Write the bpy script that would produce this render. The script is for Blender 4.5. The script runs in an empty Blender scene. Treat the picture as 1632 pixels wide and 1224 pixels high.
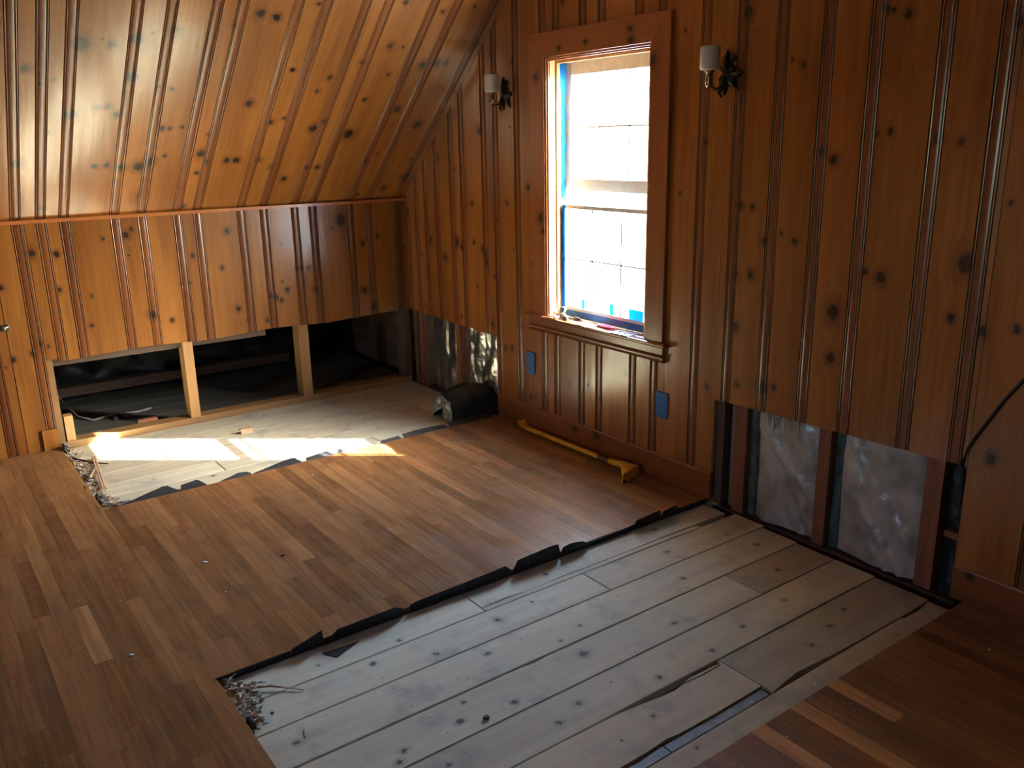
import bpy, bmesh, math, random
from mathutils import Vector, Matrix, noise
rnd = random.Random(7)
S = bpy.context.scene
COL = S.collection

# ------------------------------------------------------------------ camera
CAM = Vector((2.549, 4.594, 1.42))
RX = Vector((-0.80812026, 0.5886968, -0.0194352))
RY = Vector((-0.17477288, -0.20814434, 0.96235668))
RF = Vector((-0.56249097, -0.78109667, -0.27109389))
cd = bpy.data.cameras.new('camera')
cd.sensor_width = 36.0
cd.lens = 1369.333 / 1632 * 36
cd.clip_start = 0.02
cam = bpy.data.objects.new('camera', cd)
COL.objects.link(cam)
cam.matrix_world = Matrix(((RX.x, RY.x, -RF.x, CAM.x), (RX.y, RY.y, -RF.y, CAM.y), (RX.z, RY.z, -RF.z, CAM.z), (0, 0, 0, 1)))
S.camera = cam

# ------------------------------------------------------------------ light, sky, exposure
SUN_DIR = Vector((1, -0.81, -0.871)).normalized()      # the way the sunlight travels
SUN_ENERGY = 135.0
SKY_STRENGTH = 11.0
S.view_settings.view_transform = 'Standard'
S.view_settings.look = 'None'
S.view_settings.gamma = 1.0
S.view_settings.use_curve_mapping = False
S.view_settings.exposure = 0.0
w = bpy.data.worlds.new('sky'); S.world = w; w.use_nodes = True
nt = w.node_tree; nt.nodes.clear()
sky = nt.nodes.new('ShaderNodeTexSky'); sky.sky_type = 'NISHITA'; sky.sun_disc = False
sky.sun_elevation = math.radians(34); sky.sun_rotation = math.atan2(-SUN_DIR.x, -SUN_DIR.y)
sky.air_density = 1.0; sky.dust_density = 1.5
bg = nt.nodes.new('ShaderNodeBackground'); bg.inputs[1].default_value = SKY_STRENGTH
wo = nt.nodes.new('ShaderNodeOutputWorld')
nt.links.new(sky.outputs[0], bg.inputs[0]); nt.links.new(bg.outputs[0], wo.inputs[0])
ld = bpy.data.lights.new('sun', 'SUN'); ld.energy = SUN_ENERGY; ld.angle = math.radians(0.6); ld.color = (1.0, 0.93, 0.82)
sun = bpy.data.objects.new('sun', ld); COL.objects.link(sun)
sun.rotation_euler = SUN_DIR.to_track_quat('-Z', 'Y').to_euler(); sun.location = (-4, 5, 6)
pd = bpy.data.lights.new('window_portal', 'AREA'); pd.shape = 'RECTANGLE'; pd.size = 0.66; pd.size_y = 1.2; pd.cycles.is_portal = True
po = bpy.data.objects.new('window_portal', pd); COL.objects.link(po)
po.location = (-0.27, 1.70, 1.19); po.rotation_euler = Vector((1, 0, 0)).to_track_quat('-Z', 'Y').to_euler()
pd2 = bpy.data.lights.new('window_portal', 'AREA'); pd2.shape = 'RECTANGLE'; pd2.size = 0.46; pd2.size_y = 0.7; pd2.cycles.is_portal = True
po2 = bpy.data.objects.new('window_portal', pd2); COL.objects.link(po2)
po2.location = (5.62, 3.3, 1.45); po2.rotation_euler = Vector((-1, 0, 0)).to_track_quat('-Z', 'Y').to_euler()

# ------------------------------------------------------------------ helpers
def link(name, me, parent=None, mats=()):
    o = bpy.data.objects.new(name, me)
    COL.objects.link(o)
    for m in mats:
        me.materials.append(m)
    if parent: o.parent = parent
    return o
def empty(name, loc=(0, 0, 0), kind=None, parent=None):
    o = bpy.data.objects.new(name, None); COL.objects.link(o); o.location = loc; o.empty_display_size = 0.1
    if kind: o['kind'] = kind
    if parent: o.parent = parent
    return o
def tag(o, label, cat, group=None):
    o['label'] = label; o['category'] = cat
    if group: o['group'] = group
    return o
class MB:
    """collects shapes into one mesh"""
    def __init__(s): s.v = []; s.f = []; s.m = []
    def add(s, vs, fs, m=0):
        b = len(s.v); s.v += [tuple(v) for v in vs]; s.f += [tuple(i + b for i in f) for f in fs]; s.m += [m] * len(fs)
        return s
    def box(s, x0, x1, y0, y1, z0, z1, m=0, M=None):
        vs = [Vector((x, y, z)) for z in (z0, z1) for y in (y0, y1) for x in (x0, x1)]
        if M is not None: vs = [M @ v for v in vs]
        return s.add(vs, [(0, 2, 3, 1), (4, 5, 7, 6), (0, 1, 5, 4), (2, 6, 7, 3), (0, 4, 6, 2), (1, 3, 7, 5)], m)
    def cbox(s, x0, x1, y0, y1, z0, z1, c=0.002, m=0):
        """box with chamfered top edges"""
        vs = [(x0, y0, z0), (x1, y0, z0), (x1, y1, z0), (x0, y1, z0), (x0, y0, z1 - c), (x1, y0, z1 - c), (x1, y1, z1 - c), (x0, y1, z1 - c),
              (x0 + c, y0 + c, z1), (x1 - c, y0 + c, z1), (x1 - c, y1 - c, z1), (x0 + c, y1 - c, z1)]
        fs = [(0, 3, 2, 1), (0, 1, 5, 4), (1, 2, 6, 5), (2, 3, 7, 6), (3, 0, 4, 7), (4, 5, 9, 8), (5, 6, 10, 9), (6, 7, 11, 10), (7, 4, 8, 11), (8, 9, 10, 11)]
        return s.add(vs, fs, m)
    def prism(s, poly, z0, z1, m=0, fn=None):
        """poly: list of (a,b); fn maps (a,b,h) to a point"""
        fn = fn or (lambda a, b, h: (a, b, h))
        n = len(poly)
        vs = [fn(a, b, z0) for a, b in poly] + [fn(a, b, z1) for a, b in poly]
        fs = [tuple(range(n))[::-1], tuple(range(n, 2 * n))] + [(i, (i + 1) % n, n + (i + 1) % n, n + i) for i in range(n)]
        return s.add(vs, fs, m)
    def lathe(s, prof, c=(0, 0, 0), seg=20, axis='z', m=0):
        vs = []; fs = []
        for (r, h) in prof:
            for k in range(seg):
                a = 2 * math.pi * k / seg
                p = (r * math.cos(a), r * math.sin(a), h)
                if axis == 'x': p = (p[2], p[0], p[1])
                if axis == 'y': p = (p[1], p[2], p[0])
                vs.append((p[0] + c[0], p[1] + c[1], p[2] + c[2]))
        for i in range(len(prof) - 1):
            for k in range(seg):
                fs.append((i * seg + k, i * seg + (k + 1) % seg, (i + 1) * seg + (k + 1) % seg, (i + 1) * seg + k))
        fs.append(tuple(range(seg))[::-1]); fs.append(tuple((len(prof) - 1) * seg + k for k in range(seg)))
        return s.add(vs, fs, m)
    def tube(s, pts, r, seg=8, m=0):
        pts = [Vector(p) for p in pts]; vs = []; fs = []
        rr = r if isinstance(r, (list, tuple)) else [r] * len(pts)
        up = Vector((0.13, 0.21, 0.97))
        for i, p in enumerate(pts):
            t = (pts[min(i + 1, len(pts) - 1)] - pts[max(i - 1, 0)]).normalized()
            a = t.cross(up)
            if a.length < 1e-3: a = t.cross(Vector((1, 0, 0)))
            a.normalize(); b = t.cross(a)
            for k in range(seg):
                an = 2 * math.pi * k / seg
                vs.append(p + (a * math.cos(an) + b * math.sin(an)) * rr[i])
        for i in range(len(pts) - 1):
            for k in range(seg):
                fs.append((i * seg + k, i * seg + (k + 1) % seg, (i + 1) * seg + (k + 1) % seg, (i + 1) * seg + k))
        fs.append(tuple(range(seg))[::-1]); fs.append(tuple((len(pts) - 1) * seg + k for k in range(seg)))
        return s.add(vs, fs, m)
    def sheet(s, nu, nv, fn, m=0, th=0.0, nrm=None):
        """grid sheet; fn(u,v) in 0..1 -> point; th gives it thickness along nrm"""
        P = [Vector(fn(i / nu, j / nv)) for j in range(nv + 1) for i in range(nu + 1)]
        fs = [(j * (nu + 1) + i, j * (nu + 1) + i + 1, (j + 1) * (nu + 1) + i + 1, (j + 1) * (nu + 1) + i) for j in range(nv) for i in range(nu)]
        s.add(P, fs, m)
        if th:
            n = Vector(nrm) * th
            s.add([p - n for p in P], [f[::-1] for f in fs], m)
            b = len(s.v) - 2 * len(P); N = len(P)
            ring = [i for i in range(nu + 1)] + [j * (nu + 1) + nu for j in range(1, nv + 1)] + [nv * (nu + 1) + i for i in range(nu - 1, -1, -1)] + [j * (nu + 1) for j in range(nv - 1, 0, -1)]
            for k in range(len(ring)):
                a, c = ring[k], ring[(k + 1) % len(ring)]
                s.f.append((b + a, b + N + a, b + N + c, b + c)); s.m.append(m)
        return s
    def mesh(s, name, smooth=False):
        me = bpy.data.meshes.new(name); me.from_pydata(s.v, [], s.f); me.polygons.foreach_set('material_index', s.m)
        if smooth: me.polygons.foreach_set('use_smooth', [True] * len(s.f))
        me.update(); return me
    def build(s, name, mats, parent=None, smooth=False, loc=None, bevel=0):
        me = s.mesh(name, smooth)
        o = link(name, me, parent, mats if isinstance(mats, (list, tuple)) else [mats])
        if loc is not None: o.location = loc
        if bevel:
            b = o.modifiers.new('bevel', 'BEVEL'); b.width = bevel; b.segments = 2; b.limit_method = 'ANGLE'
        return o

# ------------------------------------------------------------------ materials
def N(nt, t, **kw):
    n = nt.nodes.new(t)
    for k, v in kw.items():
        if k.startswith('i_'):
            key = k[2:]; key = int(key) if key.isdigit() else key.replace('_', ' ')
            n.inputs[key].default_value = v
        else: setattr(n, k, v)
    return n
def math_n(nt, op, a, b=None, c=None, clamp=False):
    n = nt.nodes.new('ShaderNodeMath'); n.operation = op; n.use_clamp = clamp
    for i, x in enumerate((a, b, c)):
        if x is None: continue
        if hasattr(x, 'links'): nt.links.new(x, n.inputs[i])
        else: n.inputs[i].default_value = x
    return n.outputs[0]
def vmath(nt, op, a, b=None):
    n = nt.nodes.new('ShaderNodeVectorMath'); n.operation = op
    for i, x in enumerate((a, b)):
        if x is None: continue
        if hasattr(x, 'links'): nt.links.new(x, n.inputs[i])
        else: n.inputs[i].default_value = x
    return n.outputs['Value' if op in ('LENGTH', 'DOT_PRODUCT', 'DISTANCE') else 'Vector']
def mix(nt, fac, a, b, mode='MIX'):
    n = nt.nodes.new('ShaderNodeMix'); n.data_type = 'RGBA'; n.blend_type = mode
    for sock, x in ((n.inputs[0], fac), (n.inputs[6], a), (n.inputs[7], b)):
        if hasattr(x, 'links'): nt.links.new(x, sock)
        elif isinstance(x, (int, float)): sock.default_value = x
        else: sock.default_value = (*x, 1) if len(x) == 3 else x
    return n.outputs[2]
def ramp(nt, x, a, b, lo=0.0, hi=1.0):
    n = nt.nodes.new('ShaderNodeMapRange'); n.interpolation_type = 'SMOOTHSTEP'
    nt.links.new(x, n.inputs[0]); n.inputs[1].default_value = a; n.inputs[2].default_value = b
    n.inputs[3].default_value = lo; n.inputs[4].default_value = hi
    return n.outputs[0]
def attr(nt, name):
    n = nt.nodes.new('ShaderNodeAttribute'); n.attribute_type = 'OBJECT'; n.attribute_name = name; return n
def newmat(name):
    m = bpy.data.materials.new(name); m.use_nodes = True; nt = m.node_tree
    return m, nt, nt.nodes['Principled BSDF']
def simple(name, col, rough=0.5, metal=0.0, var=0.15, scale=30, coat=0.0, bump=0.0, spec=0.5, stretch=(1, 1, 1)):
    m, nt, p = newmat(name)
    tc = N(nt, 'ShaderNodeTexCoord')
    mp = N(nt, 'ShaderNodeMapping'); mp.inputs['Scale'].default_value = stretch
    nt.links.new(tc.outputs['Object'], mp.inputs[0])
    no = N(nt, 'ShaderNodeTexNoise'); no.inputs['Scale'].default_value = scale; no.inputs['Detail'].default_value = 5
    nt.links.new(mp.outputs[0], no.inputs['Vector'])
    f = ramp(nt, no.outputs[0], 0.3, 0.7, 0, 1)
    c = mix(nt, f, tuple(x * (1 - var) for x in col), tuple(min(1, x * (1 + var)) for x in col))
    nt.links.new(c, p.inputs['Base Color'])
    p.inputs['Roughness'].default_value = rough; p.inputs['Metallic'].default_value = metal
    p.inputs['Coat Weight'].default_value = coat; p.inputs['Specular IOR Level'].default_value = spec
    if bump:
        b = N(nt, 'ShaderNodeBump'); b.inputs['Strength'].default_value = bump; b.inputs['Distance'].default_value = 0.003
        nt.links.new(no.outputs[0], b.inputs['Height']); nt.links.new(b.outputs[0], p.inputs['Normal'])
    return m

NK = 9
def wood(name, light, dark, gs=(55, 2.2), rough=0.3, coat=1.0, coatr=0.17, knots=NK, tint=1.0, knotcol=(0.028, 0.012, 0.007), halo=(0.13, 0.042, 0.014), contrast=1.0, stain=None, along=1, warp=0.25, scuff=None):
    """grained wood; local x across the board, local y along it (along=0 swaps them); knots come from the board's own properties"""
    m, nt, p = newmat(name)
    L = nt.links
    tc = N(nt, 'ShaderNodeTexCoord'); P = tc.outputs['Object']
    tone = attr(nt, 'tone')
    sp = N(nt, 'ShaderNodeSeparateXYZ'); L.new(tone.outputs['Vector'], sp.inputs[0])
    sd = N(nt, 'ShaderNodeCombineXYZ')
    L.new(math_n(nt, 'MULTIPLY', sp.outputs[2], 7.3), sd.inputs[0]); L.new(math_n(nt, 'MULTIPLY', sp.outputs[2], 3.1), sd.inputs[1]); L.new(sp.outputs[2], sd.inputs[2])
    d = None
    if knots:
        dn = N(nt, 'ShaderNodeTexNoise', i_Scale=70.0, i_Detail=2.0); L.new(vmath(nt, 'ADD', P, sd.outputs[0]), dn.inputs['Vector'])
        off = vmath(nt, 'SCALE', vmath(nt, 'SUBTRACT', dn.outputs['Color'], (0.5, 0.5, 0.5))); nt.nodes[-1].inputs['Scale'].default_value = 1.0
        sc = [n for n in nt.nodes if n.type == 'VECT_MATH' and n.operation == 'SCALE'][-1]; sc.inputs['Scale'].default_value = 0.019
        PP = vmath(nt, 'MULTIPLY', vmath(nt, 'ADD', P, off), (1, 0.85, 0) if along else (0.85, 1, 0))
        for i in range(knots):
            a = attr(nt, 'k%d' % i)
            s3 = N(nt, 'ShaderNodeSeparateXYZ'); L.new(a.outputs['Vector'], s3.inputs[0])
            kp = vmath(nt, 'MULTIPLY', a.outputs['Vector'], (1, 0.85, 0) if along else (0.85, 1, 0))
            q = math_n(nt, 'DIVIDE', vmath(nt, 'DISTANCE', PP, kp), s3.outputs[2])
            d = q if d is None else math_n(nt, 'MINIMUM', d, q)
    # grain, pushed aside around the knots
    mp = N(nt, 'ShaderNodeMapping'); mp.inputs['Scale'].default_value = (gs[0], gs[1], gs[0]) if along else (gs[1], gs[0], gs[0])
    L.new(vmath(nt, 'ADD', P, sd.outputs[0]), mp.inputs[0])
    g1 = N(nt, 'ShaderNodeTexNoise', i_Scale=1.0, i_Detail=4.0, i_Roughness=0.65, i_Distortion=0.6)
    gv = mp.outputs[0]
    if d is not None:
        push = ramp(nt, d, 4.0, 0.8, 0, warp * 6)
        cx = N(nt, 'ShaderNodeCombineXYZ'); L.new(push, cx.inputs[0]); L.new(push, cx.inputs[1]); gv = vmath(nt, 'ADD', gv, cx.outputs[0])
    L.new(gv, g1.inputs['Vector'])
    mp2 = N(nt, 'ShaderNodeMapping'); k = (9, 0.9, 9) if along else (0.9, 9, 9); mp2.inputs['Scale'].default_value = k
    L.new(vmath(nt, 'ADD', P, sd.outputs[0]), mp2.inputs[0])
    g2 = N(nt, 'ShaderNodeTexNoise', i_Scale=1.0, i_Detail=3.0); L.new(mp2.outputs[0], g2.inputs['Vector'])
    gg = math_n(nt, 'ADD', math_n(nt, 'MULTIPLY', g1.outputs[0], 0.55 * contrast), math_n(nt, 'MULTIPLY', g2.outputs[0], 0.6))
    f = ramp(nt, gg, 0.3 * (0.45 + 0.55 * contrast) + 0.04, 0.8 * (0.45 + 0.55 * contrast) - 0.02, 0, 1)
    c = mix(nt, f, dark, light)
    hue = mix(nt, sp.outputs[1], (1.0, 1.0, 0.92), (0.95, 0.79, 0.70)); c = mix(nt, 1.0, c, hue, 'MULTIPLY')
    if stain:
        sn = N(nt, 'ShaderNodeTexNoise', i_Scale=stain[0], i_Detail=4.0, i_Roughness=0.6); L.new(vmath(nt, 'ADD', P, sd.outputs[0]), sn.inputs['Vector'])
        c = mix(nt, ramp(nt, sn.outputs[0], stain[2], stain[3], 0, stain[4]), c, stain[1])
    if d is not None:
        c = mix(nt, ramp(nt, d, 3.0, 0.9, 0, 0.62), c, halo)
        c = mix(nt, ramp(nt, d, 1.25, 0.75, 0, 1), c, knotcol)
    bt = N(nt, 'ShaderNodeCombineColor'); b1 = math_n(nt, 'MULTIPLY', sp.outputs[0], tint)
    for i in range(3): L.new(b1, bt.inputs[i])
    c = mix(nt, 1.0, c, bt.outputs[0], 'MULTIPLY')
    L.new(c, p.inputs['Base Color'])
    if scuff:
        sn = N(nt, 'ShaderNodeTexNoise', i_Scale=6.0, i_Detail=5.0, i_Roughness=0.7)
        L.new(N(nt, 'ShaderNodeNewGeometry').outputs['Position'], sn.inputs['Vector'])
        L.new(ramp(nt, sn.outputs[0], 0.35, 0.7, rough, scuff), p.inputs['Roughness'])
    else: p.inputs['Roughness'].default_value = rough
    p.inputs['Coat Weight'].default_value = coat; p.inputs['Coat Roughness'].default_value = coatr; p.inputs['Coat IOR'].default_value = 1.5 if coat > 0.6 else 1.5
    b = N(nt, 'ShaderNodeBump', i_Strength=0.12, i_Distance=0.002); L.new(gg, b.inputs['Height'])
    b2 = N(nt, 'ShaderNodeBump', i_Strength=0.35, i_Distance=0.01); L.new(g2.outputs[0], b2.inputs['Height'])
    if name.startswith('worn'): p.inputs['Specular IOR Level'].default_value = 0.35
    if coat: L.new(b2.outputs[0], p.inputs['Coat Normal'])
    L.new(b.outputs[0], p.inputs['Normal'])
    return m

PL, PD = (0.42, 0.165, 0.035), (0.24, 0.080, 0.016)
pine = wood('shellacked_knotty_pine', PL, PD)
pine_band = wood('pine_bead', (0.27, 0.088, 0.021), (0.15, 0.042, 0.010), knots=NK, coat=0.7, coatr=0.22)
pine_groove = wood('pine_groove_with_stain', (0.12, 0.034, 0.010), (0.07, 0.019, 0.006), knots=0, coat=0.3)
trimwood = wood('stained_pine_trim', (0.36, 0.125, 0.04), (0.24, 0.075, 0.024), knots=6, contrast=0.7)
cutwood = wood('raw_cut_pine', (0.62, 0.36, 0.15), (0.48, 0.25, 0.10), knots=0, coat=0, rough=0.7)
oak = wood('worn_oak_flooring', (0.33, 0.172, 0.072), (0.14, 0.066, 0.026), gs=(85, 3.2), rough=0.3, coat=0.0, knots=0, contrast=1.5, scuff=0.62)
plank = wood('grey_subfloor_pine', (0.63, 0.62, 0.50), (0.47, 0.46, 0.37), gs=(40, 2.0), rough=0.75, coat=0, along=1, knots=8, knotcol=(0.13, 0.125, 0.115), halo=(0.30, 0.28, 0.235),
             stain=(7.0, (0.30, 0.305, 0.27), 0.50, 0.72, 0.65), contrast=0.8)

stud = wood('rough_stud', (0.34, 0.155, 0.075), (0.20, 0.08, 0.04), rough=0.7, coat=0, knots=2, contrast=1.1)
studdark = wood('old_dark_framing', (0.16, 0.10, 0.07), (0.09, 0.055, 0.04), rough=0.8, coat=0, knots=0)
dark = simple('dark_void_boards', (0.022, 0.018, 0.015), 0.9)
sheath = simple('sheathing', (0.10, 0.065, 0.04), 0.85, stretch=(1, 1, 12), scale=6)
felt = simple('black_felt_paper', (0.016, 0.018, 0.022), 0.62, var=0.4, scale=40, bump=0.5)
bluetape = simple('blue_masking_tape', (0.035, 0.16, 0.42), 0.6, var=0.1, scale=120, bump=0.3)
white = simple('white_sleeve', (0.62, 0.66, 0.66), 0.4, var=0.03)
bronze = simple('dark_bronze', (0.05, 0.055, 0.06), 0.35, metal=0.9, var=0.3)
brass = simple('aged_brass', (0.28, 0.24, 0.16), 0.25, metal=1.0, var=0.2)
chrome = simple('tarnished_steel', (0.5, 0.48, 0.42), 0.25, metal=1.0)
yellow = simple('yellow_paint', (0.80, 0.46, 0.04), 0.4, var=0.12, scale=25, coat=0.2)
worn = simple('worn_steel', (0.13, 0.10, 0.08), 0.4, metal=0.7, var=0.4, scale=90)
labelm = simple('pale_blue_sticker', (0.45, 0.58, 0.68), 0.5)
red = simple('red_plastic', (0.75, 0.03, 0.08), 0.35, var=0.05)
yelplastic = simple('yellow_plastic', (0.7, 0.45, 0.05), 0.4, var=0.05)
blackrub = simple('black_rubber', (0.02, 0.02, 0.02), 0.5)
platem = simple('steel_cover_plate', (0.45, 0.45, 0.43), 0.35, metal=0.8)
foil = simple('silver_foil_facing', (0.62, 0.64, 0.63), 0.3, metal=0.95, var=0.2, scale=9)
plastic = simple('grey_vapour_barrier', (0.40, 0.355, 0.31), 0.35, var=0.3, scale=9, coat=0.15, bump=0.35)
tealwrap = simple('blue_green_batt_edge', (0.055, 0.085, 0.085), 0.3, var=0.5, scale=18, coat=0.5)
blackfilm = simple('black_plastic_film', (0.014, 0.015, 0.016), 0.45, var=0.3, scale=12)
binm = simple('dark_green_black_plastic', (0.018, 0.034, 0.036), 0.4, var=0.25, scale=14, bump=0.2)
frost = simple('cloudy_film', (0.16, 0.18, 0.17), 0.25, var=0.4, scale=60, coat=0.5)
sashm = simple('weathered_white_sash', (0.74, 0.78, 0.76), 0.5, var=0.05)
extm = simple('exterior_trim_paint', (0.7, 0.7, 0.7), 0.6)
groundm = simple('pale_gravel_yard', (0.55, 0.55, 0.54), 0.9, scale=2)
debm = simple('pale_wood_splinters', (0.42, 0.31, 0.2), 0.8, var=0.4, scale=60)
chipm = simple('white_flecks', (0.62, 0.66, 0.68), 0.6)
barkm = simple('dark_brown_chip', (0.05, 0.025, 0.018), 0.8, var=0.4)
greyfluff = simple('grey_paper_fluff', (0.20, 0.18, 0.16), 0.9, var=0.5, scale=70, bump=0.8)
lathm = simple('moulded_lath', (0.50, 0.34, 0.22), 0.6, var=0.15)
bluegrey = simple('blue_grey_strip', (0.20, 0.25, 0.28), 0.6, var=0.25, scale=20)
cablem = simple('black_cable', (0.012, 0.012, 0.014), 0.5)
greycable = simple('grey_cable', (0.42, 0.43, 0.42), 0.5)
# window glass
glass = bpy.data.materials.new('window_glass'); glass.use_nodes = True; g = glass.node_tree; g.nodes.clear()
tr = N(g, 'ShaderNodeBsdfTransparent'); tr.inputs[0].default_value = (0.95, 0.98, 0.98, 1)
gl = N(g, 'ShaderNodeBsdfGlossy'); gl.inputs['Roughness'].default_value = 0.02
mxs = N(g, 'ShaderNodeMixShader', i_0=0.05); ou = N(g, 'ShaderNodeOutputMaterial')
g.links.new(tr.outputs[0], mxs.inputs[1]); g.links.new(gl.outputs[0], mxs.inputs[2]); g.links.new(mxs.outputs[0], ou.inputs[0])
# thin blue film that lets light through
bfilm = bpy.data.materials.new('blue_translucent_film'); bfilm.use_nodes = True; g = bfilm.node_tree; g.nodes.clear()
df = N(g, 'ShaderNodeBsdfDiffuse'); df.inputs[0].default_value = (0.03, 0.25, 0.75, 1)
tl = N(g, 'ShaderNodeBsdfTranslucent'); tl.inputs[0].default_value = (0.03, 0.35, 0.85, 1)
mxs = N(g, 'ShaderNodeMixShader', i_0=0.55); ou = N(g, 'ShaderNodeOutputMaterial')
g.links.new(df.outputs[0], mxs.inputs[1]); g.links.new(tl.outputs[0], mxs.inputs[2]); g.links.new(mxs.outputs[0], ou.inputs[0])

def setknots(o, ks, n=NK):
    for i in range(n):
        o['k%d' % i] = [float(x) for x in ks[i]] if i < len(ks) else [50.0, 50.0, 0.01]
def settone(o, b, h=0.0):
    o['tone'] = [float(b), float(h), round(rnd.random() * 9, 3)]

# ================================================================== knots read from the boards: (across, along, radius) in each wall's own plane
SLK=[(1.995,0.919,0.0176),(1.691,1.053,0.0166),(1.809,1.05,0.0362),(1.731,1.079,0.0065),(1.607,1.087,0.0292),(1.548,1.12,0.0067),(1.465,1.14,0.0187),(1.605,0.89,0.0268),(1.944,0.841,0.01),(1.894,0.865,0.0084),(1.729,0.716,0.0137),(1.688,0.725,0.0129),(1.65,0.675,0.017),(1.831,0.674,0.0272),(1.496,0.839,0.0093),(1.442,0.828,0.0085),(1.456,0.591,0.0142),(1.422,0.59,0.0092),(1.366,0.596,0.0083),(2.034,0.387,0.0237),(1.721,0.353,0.0144),(1.67,0.36,0.0145),(1.609,0.344,0.019),(1.533,0.344,0.0268),(1.489,0.375,0.0268),(1.423,0.412,0.0097),(1.373,0.16,0.0175),(1.751,0.175,0.0172),(1.685,0.181,0.0185),(1.486,0.125,0.04),(1.933,0.079,0.0149),(1.432,-0.006,0.0133),(1.292,0.037,0.0147),(1.258,0.285,0.0115),(1.223,0.364,0.0114),(1.125,0.369,0.0162),(1.078,0.368,0.0187),(1.088,0.749,0.0168),(1.247,0.55,0.0075),(1.235,1.184,0.0106),(1.259,0.42,0.0222),(1.913,0.569,0.0083),(1.139,1.248,0.0195),(1.07,1.234,0.0181),(0.505,1.362,0.0139),(0.905,1.315,0.0083),(0.302,1.328,0.0094),(0.146,1.371,0.0096),(0.496,1.116,0.016),(0.429,1.115,0.0076),(0.93,0.954,0.0112),(0.74,0.916,0.0129),(0.779,0.83,0.0109),(0.607,1.014,0.0129),(0.282,1.011,0.0207),(0.206,1.027,0.0233),(0.155,1.033,0.0164),(0.445,0.945,0.0102),(0.517,0.78,0.014),(0.314,0.718,0.021),(0.15,0.606,0.0236),(0.531,0.542,0.0298),(0.685,0.634,0.0165),(0.733,0.583,0.0236),(0.962,0.627,0.0145),(0.898,0.653,0.0101),(1.061,0.744,0.0106),(0.967,0.367,0.0143),(0.8,0.214,0.0167),(0.888,0.313,0.0123),(0.694,0.297,0.0128),(0.635,0.297,0.0143),(0.364,0.335,0.0135),(0.317,0.387,0.0081),(0.174,0.097,0.0163),(0.327,0.054,0.0146),(0.079,0.331,0.0114),(0.065,0.18,0.0296)]
KNK=[(2.145,0.815,0.0124),(1.996,0.963,0.0162),(1.894,0.949,0.0147),(1.906,0.779,0.0112),(1.682,1.005,0.0086),(1.575,1.014,0.0156),(1.545,1.041,0.0088),(1.574,0.914,0.0059),(1.769,0.733,0.0077),(1.789,0.59,0.0088),(1.499,0.605,0.0206),(1.407,0.564,0.0116),(2.148,0.473,0.0128),(2.023,0.529,0.0131),(1.994,0.514,0.0075),(2.064,0.49,0.0111),(2.184,0.439,0.0055),(1.074,0.997,0.0138),(1.264,0.884,0.0097),(1.12,0.807,0.0108),(1.338,0.747,0.0075),(1.295,0.747,0.0075),(1.057,0.579,0.0143),(0.902,0.494,0.0116),(1.013,0.51,0.0057),(0.781,0.91,0.0081),(0.706,0.762,0.0125),(0.684,0.768,0.0126),(0.635,0.761,0.0118),(0.67,0.734,0.0051),(0.867,0.629,0.0131),(0.839,0.615,0.0132),(0.811,0.595,0.0116),(0.772,0.65,0.0133),(0.797,0.7,0.0058),(0.604,0.635,0.0172),(0.42,1.009,0.0327),(0.473,0.967,0.0068),(0.291,0.868,0.0133),(0.298,0.594,0.0163),(0.195,0.905,0.0108),(0.248,0.489,0.0203),(0.076,0.82,0.0046),(0.024,0.819,0.0065),(0.071,0.705,0.0093),(0.039,0.718,0.0056)]
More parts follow.
